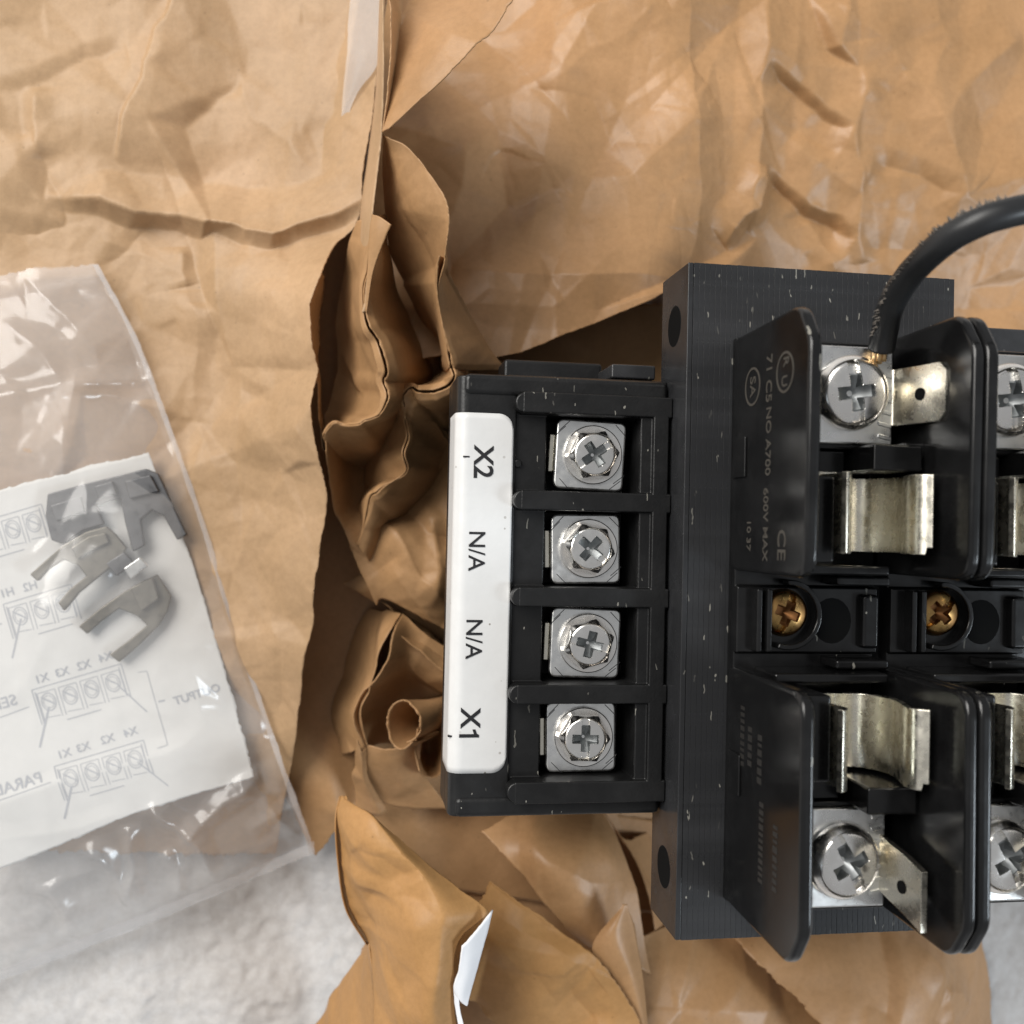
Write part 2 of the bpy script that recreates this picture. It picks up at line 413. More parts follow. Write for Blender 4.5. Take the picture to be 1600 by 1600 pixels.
class Sheet:
    """collects the lofted stretches of one piece of paper into one mesh"""
    def __init__(self): self.V = []; self.F = []; self.mi = []
    def add(self, rows, nu, nv, crum=(), wav=(), creases=(), zref=15, edge=0.25, mat=0, world=False, fade=0.0):
        R = np.array([[p if world else at(*p) for p in r] for r in rows], float)
        G = cr(R, nu); G = cr(G.transpose(1, 0, 2), nv).transpose(1, 0, 2).copy()
        du = np.gradient(G, axis=0); dv = np.gradient(G, axis=1)
        nrm = np.cross(du, dv); nrm /= np.maximum(np.linalg.norm(nrm, axis=2, keepdims=True), 1e-6)
        if nrm[..., 2].mean() < 0: nrm = -nrm
        x = G[..., 0] + 0.35 * G[..., 2] + 100; y = G[..., 1] + 0.35 * G[..., 2] + 100
        h = np.zeros(G.shape[:2])
        for seed, sp, amp in crum: h += amp * facets(x, y, seed, sp)
        for seed, wl, amp in wav: h += amp * smooth_noise(x, y, seed, wl)
        if fade:
            iu = np.minimum(np.arange(nu), np.arange(nu)[::-1])[:, None] / (nu * fade); iv = np.minimum(np.arange(nv), np.arange(nv)[::-1])[None, :] / (nv * fade)
            h *= np.clip(0.25 + np.minimum(iu, iv), 0, 1)
        G += nrm * h[..., None]
        if creases: add_creases(G, creases, zref)
        if edge:   # slightly torn / uneven outline
            for sl, d in (((0, slice(None)), G[1] - G[0]), ((-1, slice(None)), G[-2] - G[-1]), ((slice(None), 0), G[:, 1] - G[:, 0]), ((slice(None), -1), G[:, -2] - G[:, -1])):
                l = np.linalg.norm(d, axis=1, keepdims=True); q = G[sl]
                j = smooth_noise(q[:, 0] * 1.0, q[:, 1], 5, 2.2) * 0.6 + smooth_noise(q[:, 0], q[:, 1], 6, 0.9) * 0.5 + smooth_noise(q[:, 0], q[:, 1], 9, 7.0)
                G[sl] = q + np.clip(j * edge, -0.6, 0.6)[:, None] * d / np.maximum(l, 1e-6) * np.clip(l / 0.4, 0, 1)
        b = len(self.V); self.V += [tuple(p) for p in G.reshape(-1, 3)]
        for i in range(nu - 1):
            for j in range(nv - 1):
                a = b + i * nv + j; self.F.append((a, a + 1, a + nv + 1, a + nv)); self.mi.append(mat)
        return G
    def build(self, name, mats, thick=0.2, parent=None):
        me = mesh_pd(name, self.V, self.F)
        o = link(name, me, mats, parent, smooth=True)
        if len(self.mi) == len(me.polygons) and max(self.mi) > 0: me.polygons.foreach_set('material_index', self.mi)
        s = o.modifiers.new('thickness', 'SOLIDIFY'); s.thickness = thick * MM; s.offset = 0
        return o

def tag(o, label, cat, group=None, kind=None):
    if label: o['label'] = label
    if cat: o['category'] = cat
    if group: o['group'] = group
    if kind: o['kind'] = kind
    return o

def text_mesh(name, s, size, mat, parent, M, depth=0.02, bold=0.0, flip=False, warp=None):
    cu = bpy.data.curves.new(name, 'FONT'); cu.body = s; cu.size = size * MM; cu.align_x = 'CENTER'; cu.align_y = 'CENTER'
    cu.offset = bold * MM; cu.extrude = depth * MM; cu.resolution_u = 4
    to = bpy.data.objects.new(name, cu); COL.objects.link(to)
    dg = bpy.context.evaluated_depsgraph_get()
    me = bpy.data.meshes.new_from_object(to.evaluated_get(dg))
    bpy.data.objects.remove(to)
    if flip: me.transform(Matrix.Diagonal((-1, 1, 1, 1)))
    me.transform(M)
    if warp:
        for v in me.vertices: v.co.z += warp(v.co.x / MM, v.co.y / MM) * MM
    if flip: me.flip_normals()
    return link(name, me, mat, parent)

# ------------------------------------------------------------------ ground
def build_carpet():
    n = 640; s0, s1 = -150.0, 190.0
    xs = np.linspace(s0, s1, n); X, Y = np.meshgrid(xs, np.linspace(-170, 170, n), indexing='ij')
    Z = -1.2 + 0.22 * facets(X * 5.2, Y * 5.2, 31, 9.0) + 0.16 * facets(X * 8 + 7, Y * 8, 32, 9.0) + 0.35 * smooth_noise(X, Y, 33, 18)
    V = np.stack([X, Y, Z], -1).reshape(-1, 3)
    Fc = [(i * n + j, (i + 1) * n + j, (i + 1) * n + j + 1, i * n + j + 1) for i in range(n - 1) for j in range(n - 1)]
    o = link('carpet', mesh_pd('carpet', V, Fc), M_CARPET, None, True)
    tag(o, 'pale grey looped carpet under the paper', None, kind='structure')
    # wide outer floor ring so the ground goes on past the frame
    b = link('floor', mesh_pd('floor', [(-1500, -1500, -4), (1500, -1500, -4), (1500, 1500, -4), (-1500, 1500, -4)], [(0, 1, 2, 3)]), M_CARPET)
    tag(b, 'pale grey floor beneath the carpet', None, kind='structure')
build_carpet()

# ------------------------------------------------------------------ brown paper
# left sheet, under the plastic bag
def left_sheet():
    S = Sheet()
    edge = [(-70, 604, 27), (0, 597, 27), (120, 590, 26), (250, 575, 25), (345, 560, 24), (385, 522, 24), (430, 500, 30), (475, 478, 31), (560, 481, 31), (620, 494, 30), (700, 505, 29), (770, 511, 28), (850, 500, 26), (940, 490, 24), (1010, 478, 22), (1080, 468, 19), (1180, 456, 14), (1260, 442, 8), (1330, 432, 4)]
    rows = []
    for y, x, z in edge:
        base = 11.0 if y < 1150 else 11.0 - (y - 1150) * 0.045
        row = [(-170, y, base - 1)]
        for t in (0.2, 0.4, 0.58, 0.74, 0.87, 0.95):
            row.append((-170 + (x + 170) * t, y, base + (z - base) * t ** 5))
        row.append((x, y, z)); rows.append(row)
    creases = [
        ([(275, -60), (268, 0), (225, 125), (180, 250)], 1.3, 4.5, 0.25),
        ([(40, 300), (90, 290), (160, 262), (260, 275), (380, 292), (470, 300), (580, 280)], -1.0, 3.0, 2.5),
        ([(65, 298), (110, 312), (170, 325), (250, 336), (340, 356), (430, 386), (520, 368), (580, 345)], 3.4, 3.4, 0.9),
        ([(-20, 140), (30, 133), (70, 118), (120, 85), (195, 66)], -1.1, 1.0, 4.0),
        ([(-30, 200), (40, 205), (60, 240), (90, 300), (95, 350), (60, 368), (-20, 365)], -1.3, 3.0, 1.5),
        ([(55, 130), (48, 185), (58, 240)], 1.2, 2.0, 1.0),
        ([(245, 105), (300, 145), (330, 158), (385, 148)], -0.6, 3.0, 0.8),
        ([(375, 130), (405, 190), (455, 250), (500, 300)], 1.0, 2.2, 3.0),
        ([(555, -60), (548, 60), (530, 160), (512, 240), (505, 300)], -1.2, 1.2, 2.4),
        ([(150, 410), (195, 385), (240, 340)], -0.7, 1.2, 3.0),
        ([(275, 385), (285, 420), (300, 450)], 0.8, 1.0, 2.0),
        ([(300, 460), (310, 560), (300, 660)], 0.9, 2.5, 3.5),
        ([(345, 430), (350, 520), (330, 620), (345, 720)], -0.5, 2.5, 2.5),
        ([(380, 620), (440, 640), (490, 650)], -0.5, 1.0, 2.5),
        ([(350, 650), (410, 690), (470, 700)], 0.6, 2.0, 2.0),
        ([(430, 460), (450, 540), (440, 590)], 0.5, 1.5, 2.5),
        ([(430, 780), (450, 860), (430, 960), (440, 1060)], 0.7, 3.5, 3.5),
        ([(380, 820), (400, 900), (420, 990)], -0.5, 3.0, 3.0),
    ]
    S.add(rows, 480, 330, crum=[(1, 24.0, 1.7), (2, 10.0, 0.85), (3, 4.5, 0.28), (17, 2.6, 0.06)], wav=[(4, 40, 0.4)], creases=creases, zref=12, edge=0.5)
    S.add([[(486, 436, 27.5), (482, 500, 27.5), (486, 560, 27), (496, 620, 26.5), (507, 700, 26)], [(502, 430, 23), (500, 490, 20), (494, 560, 22), (502, 630, 21), (513, 700, 22)]], 16, 110, crum=[(3, 4.5, 0.5)], edge=0.5)
    # standing strip along its upper right edge
    ridge = [(606, -70, 47), (600, 0, 48), (600, 100, 47), (596, 205, 46), (590, 262, 45), (582, 338, 45), (575, 420, 43.5), (570, 490, 42)]
    foot = [(603, -70, 27), (596, 0, 27), (588, 120, 26), (574, 250, 25), (562, 340, 25), (558, 400, 28), (562, 450, 34), (567, 488, 40)]
    mid = [tuple((np.array(a) * 0.5 + np.array(b) * 0.5) + np.array([-3, 0, 1])) for a, b in zip(ridge, foot)]
    S.add([foot, mid, ridge], 16, 120, crum=[(6, 8, 0.25)], edge=0.15)
    o = S.build('kraft_paper', M_KRAFT_A)
    tag(o, 'creased tan kraft paper sheet lying flat under the clear plastic bag', 'paper', 'crumpled kraft packing paper')
    # glossy tape strip near the edge
    T = Sheet()
    rows = [[(548, -60, 22.6), (575, -60, 26), (600, -60, 28.5)], [(546, 10, 22.3), (570, 10, 25.5), (596, 10, 28.5)], [(542, 60, 21.8), (565, 60, 24.8), (592, 60, 28)], [(538, 125, 21), (556, 118, 24), (586, 106, 27)], [(532, 190, 20.6), (540, 175, 21.5), (556, 150, 23.5)], [(520, 245, 19), (524, 240, 19.4), (528, 235, 19.8)]]
    T.add(rows, 30, 20, crum=[(2, 9.0, 0.2)], edge=0.1)
    t = T.build('tape_strip', film_mat('clear_tape', 0.22, 0.16, 0.2), 0.08, o); t.modifiers.clear()
left_sheet()

# back right sheet, behind the transformer
def back_sheet():
    S = Sheet()
    xs = [585, 680, 790, 900, 1000, 1050, 1110, 1200, 1350, 1500, 1600, 1760]
    low = [600, 560, 556, 517, 478, 456, 470, 500, 505, 515, 520, 525]
    zl = [20, 23, 24, 24, 23, 21, 14, 9, 9, 9, 10, 10]
    rows = []
    for f in (0, 0.2, 0.4, 0.6, 0.76, 0.88, 1.0):
        r = []
        for x, l, z in zip(xs, low, zl):
            y = -120 + (l + 120) * f
            zt = 8 + 10 * min(1.0, max(0.0, (x - 760) / 260.0)) + 4 * math.sin((x - 900) / 200.0) * (1 - f) * (x > 900)
            r.append((x, y, zt + (z - zt) * f ** 1.5))
        rows.append(r)
    creases = [
        ([(700, 436), (800, 440), (930, 446), (1048, 452)], 2.2, 5.0, 4.0),
        ([(845, 140), (905, 100), (960, 66), (1020, 20)], 1.6, 7.0, 5.0),
        ([(850, -60), (862, 60), (845, 140)], 1.2, 6.0, 2.0),
        ([(930, 195), (1000, 165), (1070, 120)], 1.3, 4.0, 8.0),
        ([(690, 270), (740, 215), (800, 190), (850, 270), (800, 280)], 0.7, 3.0, 4.0),
        ([(1058, -60), (1063, 60), (1070, 200), (1082, 300), (1078, 380), (1060, 440)], 2.6, 8.0, 3.0),
        ([(1200, -60), (1190, 50), (1180, 130), (1176, 250), (1165, 360)], 2.0, 3.0, 2.2),
        ([(1190, 112), (1225, 140), (1270, 165), (1330, 208)], -2.0, 0.5, 3.0),
        ([(1335, 75), (1342, 150), (1335, 215), (1350, 300), (1362, 400)], 1.9, 2.2, 2.6),
        ([(1280, 10), (1330, 50), (1365, 75), (1430, 140), (1480, 240), (1510, 310), (1560, 330)], 1.8, 3.6, 2.4),
        ([(1450, -40), (1455, 40), (1470, 70), (1450, 130), (1435, 140)], 1.0, 2.0, 2.0),
        ([(1195, 265), (1230, 290), (1265, 325), (1320, 345), (1350, 365)], -2.4, 0.6, 2.6),
        ([(1195, 262), (1185, 330), (1160, 345), (1130, 385)], 2.6, 1.0, 2.4),
        ([(1260, 325), (1310, 390), (1320, 420)], 1.2, 1.6, 1.6),
        ([(1360, 250), (1440, 270), (1500, 310)], -1.3, 1.2, 3.5),
        ([(1240, 210), (1290, 260), (1345, 305)], 0.9, 2.0, 2.0),
        ([(1100, 90), (1115, 200), (1130, 330)], -0.8, 2.5, 2.5),
        ([(1490, 160), (1540, 100), (1600, 60)], 0.8, 3, 3), ([(1440, 330), (1520, 300), (1620, 260)], 0.9, 3, 3),
        ([(1360, 375), (1440, 380), (1560, 390)], -0.9, 2.0, 3.0),
    ]
    S.add(rows, 330, 540, crum=[(11, 30.0, 2.8), (12, 13.0, 1.5), (13, 5.5, 0.42), (17, 2.6, 0.07)], wav=[(14, 60, 0.6)], creases=creases, zref=16, edge=0.2)
    # leaf turned up beside the left sheet
    S.add([[(606, -70, 47), (600, 0, 48), (600, 100, 47), (596, 207, 46)],
           [(630, -70, 41), (622, 0, 41.5), (614, 100, 43), (599, 208, 46)],
           [(690, -70, 41), (670, 0, 42), (645, 100, 45), (602, 208, 46.5)],
           [(760, -70, 46), (740, 0, 47.5), (682, 105, 48), (605, 207, 47)],
           [(835, -70, 49), (800, 8, 51), (706, 118, 50), (610, 204, 47.5)]], 70, 110, crum=[(15, 16, 1.3), (16, 6, 0.45), (17, 2.6, 0.07)], edge=0.2)
    o = S.build('kraft_paper', M_KRAFT_E)
    tag(o, 'wide crumpled orange brown kraft sheet spread behind the transformer core', 'paper', 'crumpled kraft packing paper')
back_sheet()

# pleated paper between the left sheet and the terminal block
def pleats():
    S = Sheet(); C = [(21, 12, 1.5), (22, 6, 0.55), (17, 2.6, 0.09)]
    # floor of the hollow
    S.add([[(430, 330, 8), (600, 330, 8), (800, 470, 8), (1120, 470, 8)],
           [(430, 520, 4), (600, 520, 4), (800, 600, 4), (1120, 600, 4)],
           [(430, 700, 3), (560, 700, 3), (760, 700, 5), (1120, 700, 3)],
           [(440, 900, 3), (560, 900, 3), (760, 900, 4), (1120, 900, 3)],
           [(425, 1060, 4), (520, 1060, 4), (700, 1080, 4), (1120, 1080, 3)],
           [(420, 1180, 5), (505, 1180, 7), (640, 1190, 4), (1120, 1190, 3)],
           [(455, 1260, 3.5), (520, 1262, 7), (640, 1290, 4), (1120, 1290, 3)],
           [(494, 1336, 1.5), (552, 1292, 5), (680, 1380, 4), (1120, 1440, 4)]], 150, 150, crum=[(23, 20, 1.0), (22, 8, 0.3)], edge=0.2)
    # first pleat: wavy standing edge, outer face falling right, inner face falling into the hollow
    P1 = [(582, 338, 45), (575, 420, 43.5), (570, 490, 42), (590, 532, 42), (604, 580, 42), (605, 612, 41), (592, 648, 40), (560, 663, 38), (522, 660, 34), (506, 686, 30)]
    V1 = [(604, 338, 36), (612, 420, 28), (634, 490, 22), (656, 540, 18), (676, 582, 15), (672, 620, 12), (642, 668, 10), (600, 715, 9), (560, 735, 9), (520, 735, 12)]
    I1 = [(560, 345, 30), (540, 410, 20), (528, 480, 13), (530, 540, 11), (528, 580, 11), (520, 612, 11), (512, 640, 12), (508, 660, 14), (506, 672, 20), (505, 684, 27)]
    jr = random.Random(12)
    def dbl(P, j=0.0):
        out = []
        for a, b in zip(P[:-1], P[1:]):
            out.append(a); out.append(tuple((np.array(a) + np.array(b)) / 2 + np.array([jr.uniform(-j, j), jr.uniform(-j, j) * 0.6, jr.uniform(-j, j) * 0.2])))
        return out + [P[-1]]
    P1 = dbl(P1, 7.0); V1 = dbl(V1, 5.0); I1 = dbl(I1, 3.0)
    def midrow(A, B, t, dz, dx=0): return [tuple(np.array(a) * (1 - t) + np.array(b) * t + np.array([dx, 0, dz])) for a, b in zip(A, B)]
    S.add([P1, midrow(P1, V1, 0.35, 2.0), midrow(P1, V1, 0.7, 1.0), V1], 60, 170, crum=C, edge=0.12, fade=0.12)
    S.add([I1, midrow(P1, I1, 0.5, -3), midrow(P1, I1, 0.12, -1), P1], 50, 170, crum=C, edge=0.0, fade=0.12)
    # small torn flap on its edge
    S.add([[(582, 335, 45.2), (592, 338, 46.2), (612, 351, 47.5)], [(578, 360, 45), (590, 365, 46), (602, 372, 46.5)], [(575, 420, 43.8), (578, 422, 44), (583, 425, 44.2)], [(571, 486, 42.2), (572, 488, 42.2), (573, 490, 42.2)]], 30, 14, edge=0.05)
    # second leaf: broad face with a wavy right edge
    S.add([[(596, 210, 45), (600, 300, 36), (612, 380, 29), (640, 460, 22), (668, 530, 17), (690, 578, 15)],
           [(606, 216, 46), (622, 300, 41), (634, 380, 36), (652, 460, 30), (678, 530, 25), (695, 580, 22)],
           [(630, 226, 47), (655, 295, 46), (668, 370, 43), (668, 450, 38), (684, 530, 34), (700, 580, 32)],
           [(652, 246, 48), (690, 298, 50), (702, 340, 50), (692, 402, 47), (686, 465, 43), (706, 575, 40)]], 90, 190, crum=[(24, 12, 1.5), (22, 6, 0.5), (17, 2.6, 0.08)], wav=[(25, 20, 0.4)], edge=0.15, fade=0.1)
    S.add([[(688, 400, 47), (684, 450, 44), (690, 500, 42), (699, 545, 41), (706, 578, 40)],
           [(697, 405, 44), (700, 448, 42), (712, 500, 38), (728, 545, 36), (738, 578, 33)],
           [(703, 425, 40), (714, 447, 38), (742, 505, 32), (768, 550, 28), (792, 578, 25)]], 40, 90, crum=C, edge=0.12, fade=0.1)
    # dim lump of paper down in the fold
    S.add([[(640, 470, 12), (672, 470, 16), (700, 480, 12)], [(640, 520, 14), (668, 515, 22), (705, 530, 14)], [(645, 560, 14), (672, 566, 20), (705, 575, 14)], [(655, 600, 10), (680, 602, 12), (705, 600, 10)]], 50, 40, crum=[(21, 8, 0.6)], edge=0)
    # second wavy edge and the faces either side of it
    P2 = [(706, 575, 40), (701, 602, 38.5), (672, 612, 37), (643, 606, 35), (632, 632, 34), (637, 682, 34), (636, 732, 33), (602, 758, 30), (579, 777, 28), (560, 852, 22)]
    R2 = [(728, 575, 24), (726, 612, 24), (722, 650, 22), (718, 690, 20), (716, 700, 20), (706, 716, 18), (690, 742, 16), (650, 792, 14), (622, 832, 14), (592, 900, 12)]
    I2 = [(692, 582, 18), (672, 598, 14), (640, 604, 12), (604, 640, 10), (582, 690, 9), (566, 730, 9), (556, 760, 9), (550, 788, 11), (550, 810, 13), (552, 850, 17)]
    P2 = dbl(P2, 7.0); R2 = dbl(R2, 5.0); I2 = dbl(I2, 3.0)
    S.add([P2, midrow(P2, R2, 0.35, 2.0), midrow(P2, R2, 0.7, 1.0), R2], 60, 170, crum=C, edge=0.12, fade=0.12)
    S.add([I2, midrow(P2, I2, 0.5, -2), midrow(P2, I2, 0.12, -1), P2], 50, 170, crum=C, edge=0, fade=0.12)
    # broad face running under the label
    S.add([[(506, 686, 30), (513, 740, 26), (530, 800, 22), (558, 880, 18), (592, 935, 15)],
           [(555, 722, 12), (562, 770, 15), (572, 820, 18), (588, 870, 18), (606, 928, 16)],
           [(640, 768, 13), (640, 802, 18), (640, 842, 21), (650, 892, 20), (664, 960, 16)],
           [(740, 690, 20), (740, 770, 22), (742, 850, 22), (745, 930, 20), (750, 1020, 16)]], 90, 110, crum=[(26, 16, 2.2), (22, 7, 0.9), (17, 2.6, 0.1)], creases=[([(560, 790), (610, 830), (650, 900), (700, 960)], 2.2, 1.6, 3.0), ([(620, 770), (660, 830), (720, 850)], -1.8, 1.2, 2.2), ([(600, 880), (640, 930), (700, 1000)], 1.8, 1.4, 2.0), ([(660, 780), (680, 870), (670, 950)], 1.4, 1.0, 2.4)], zref=18, edge=0.15)
    # little folded tip
    S.add([[(536, 912, 10), (560, 900, 12), (570, 896, 12)], [(560, 925, 13), (578, 918, 15), (586, 912, 15)], [(588, 942, 12), (592, 938, 12), (594, 934, 12)]], 24, 20, edge=0.1)
    # lower pocket
    R1 = [(628, 960, 18), (612, 988, 22), (590, 1050, 22), (558, 1112, 21), (572, 1168, 18)]
    S.add([R1, [(660, 985, 18), (650, 1020, 17), (640, 1062, 11), (606, 1105, 10), (600, 1162, 10)], [(740, 1040, 16), (735, 1075, 16), (690, 1080, 8), (650, 1100, 5), (620, 1165, 5)]], 60, 90, crum=C, edge=0.1)
    S.add([[(575, 950, 5), (555, 985, 4), (530, 1050, 4), (515, 1110, 5), (530, 1180, 6)], [(600, 955, 10), (582, 990, 12), (560, 1050, 11), (536, 1112, 12), (552, 1175, 12)], R1], 50, 90, crum=C, edge=0.1)
    S.add([[(596, 938, 9), (650, 985, 10), (720, 1045, 12)], [(612, 962, 14), (660, 1005, 16), (735, 1060, 17)], [(614, 988, 21), (655, 1030, 20), (735, 1085, 19)]], 40, 60, crum=C, edge=0.05)
    # rolled tube and scoop of paper
    c0, c1 = at(630, 1130, 23), at(700, 1112, 10); ax = (c1 - c0) / np.linalg.norm(c1 - c0)
    e1 = np.cross(ax, [0.2, 0.9, 0.35]); e1 /= np.linalg.norm(e1); e2 = np.cross(ax, e1)
    rows = [[tuple(c0 + ax * L + (3.9 - 0.35 * k / 18 + 0.35 * math.sin(k * 0.9 + L * 0.2) - 0.05 * L) * (0.86 * math.cos(0.5 + k * 0.37) * e1 + 1.12 * math.sin(0.5 + k * 0.37) * e2)) for k in range(19)] for L in (0, 4, 9, 15)]
    S.add(rows, 30, 90, crum=[(22, 6, 0.35), (17, 2.6, 0.06)], edge=0.3, world=True)
    S.add([[(652, 1138, 20), (662, 1128, 13), (676, 1122, 12), (697, 1112, 19)], [(648, 1172, 20), (660, 1172, 10), (678, 1170, 9), (699, 1160, 20)], [(655, 1205, 21), (664, 1214, 17), (682, 1214, 17), (700, 1196, 21)]], 40, 40, crum=[(22, 6, 0.1)], edge=0.08)
    S.add([[(572, 1166, 18), (612, 1168, 19), (656, 1152, 18)], [(574, 1200, 16), (615, 1202, 16), (658, 1200, 15)], [(570, 1250, 10), (622, 1262, 9), (700, 1262, 9)]], 50, 50, crum=C, edge=0.1)
    S.add([[(556, 1160, 20), (566, 1175, 19), (574, 1168, 18)], [(548, 1215, 12), (566, 1225, 15), (578, 1220, 15)], [(556, 1262, 6), (590, 1275, 9), (606, 1268, 9)]], 30, 24, crum=C, edge=0.1)
    o = S.build('kraft_paper', M_KRAFT_F)
    tag(o, 'pleated brown kraft paper with wavy upright folds beside the white X2 X1 label', 'paper', 'crumpled kraft packing paper')
pleats()

# torn leaf at the bottom with a white torn edge
def torn_leaf():
    S = Sheet()
    S.add([[(531, 1242, 28), (533, 1243, 28.5), (535, 1244, 29), (538, 1245, 29.5)],
           [(524, 1282, 30), (548, 1275, 35), (575, 1268, 37), (600, 1282, 37)],
           [(528, 1350, 30), (575, 1340, 40), (625, 1326, 42), (665, 1330, 39)],
           [(540, 1420, 29), (600, 1402, 39), (665, 1382, 44), (725, 1380, 41)],
           [(572, 1475, 28), (625, 1460, 41), (690, 1440, 46), (768, 1425, 42)],
           [(578, 1530, 30), (625, 1520, 39), (680, 1500, 45), (722, 1478, 44)],
           [(584, 1600, 31), (630, 1595, 38), (672, 1590, 43), (710, 1545, 42)],
           [(588, 1690, 31), (640, 1690, 38), (690, 1690, 42), (722, 1640, 41)]], 160, 90, crum=[(41, 15, 1.6), (42, 6, 0.5), (17, 2.6, 0.08)], wav=[(43, 30, 0.4)],
          creases=[([(545, 1325), (600, 1330), (640, 1375)], -1.2, 1.5, 3.0), ([(585, 1400), (575, 1440), (578, 1480)], -1.6, 2.0, 1.5), ([(640, 1400), (650, 1500), (670, 1600)], 1.0, 2, 3)], zref=38, edge=0.15)
    S.add([[(572, 1475, 28), (578, 1530, 30), (584, 1600, 31), (588, 1690, 31)], [(568, 1480, 25), (558, 1535, 22), (550, 1600, 22), (545, 1690, 22)], [(562, 1482, 22), (522, 1540, 9), (482, 1605, 4), (430, 1690, 2)]], 50, 60, crum=[(41, 15, 1.6), (42, 6, 0.5), (17, 2.6, 0.08)], edge=0.0)
    S.add([[(590, 1470, 30), (596, 1530, 32), (600, 1600, 33), (604, 1690, 33)], [(575, 1472, 24), (566, 1535, 22), (560, 1600, 22), (556, 1690, 22)], [(566, 1482, 12), (556, 1540, 9), (550, 1605, 6), (540, 1690, 4)]], 30, 40, edge=0)
    S.add([[(531, 1244, 28), (524, 1282, 30), (528, 1350, 30), (540, 1420, 29), (572, 1475, 28)], [(560, 1262, 12), (552, 1300, 12), (556, 1360, 10), (566, 1430, 8), (580, 1480, 8)]], 12, 60, edge=0)
    # two more layers to its right
    S.add([[(762, 1386, 22), (830, 1430, 25), (915, 1482, 26), (960, 1530, 26), (1000, 1600, 24), (1020, 1690, 22)],
           [(735, 1425, 18), (800, 1482, 23), (862, 1535, 26), (905, 1585, 25), (945, 1640, 24), (970, 1710, 22)],
           [(690, 1490, 14), (740, 1560, 17), (790, 1620, 20), (830, 1690, 20), (860, 1730, 18), (880, 1770, 18)]], 90, 120, crum=[(44, 16, 1.6), (42, 7, 0.6), (17, 2.6, 0.07)],
          creases=[([(775, 1440), (850, 1470), (905, 1500), (860, 1540)], 1.2, 2, 3), ([(880, 1500), (900, 1550), (940, 1600)], -1.2, 1.5, 2.5)], zref=24, edge=0.25)
    o = S.build('kraft_paper', M_KRAFT_G)
    tag(o, 'upturned ochre kraft paper leaf with a white torn edge below the terminal block', 'paper', 'crumpled kraft packing paper')
    T = Sheet()
    T.add([[(722, 1479, 44.6), (740, 1460, 44.2), (768, 1425, 42.6)], [(716, 1515, 43.6), (733, 1510, 43.2), (752, 1490, 42)], [(709, 1547, 42.6), (722, 1558, 42.2), (736, 1545, 41.4)], [(728, 1572, 41.6), (729, 1572, 41.5), (730, 1571, 41.4)]], 30, 16, edge=0.1)
    T.add([[(709, 1548, 42.4), (716, 1556, 42.2)], [(712, 1580, 42), (722, 1590, 41.8)], [(722, 1640, 41.6), (742, 1660, 41.2)]], 20, 8, edge=0.1)
    t = T.build('torn_edge', M_WHITE, 0.2, o); t['label'] = 'white torn edge of the leaf'
torn_leaf()

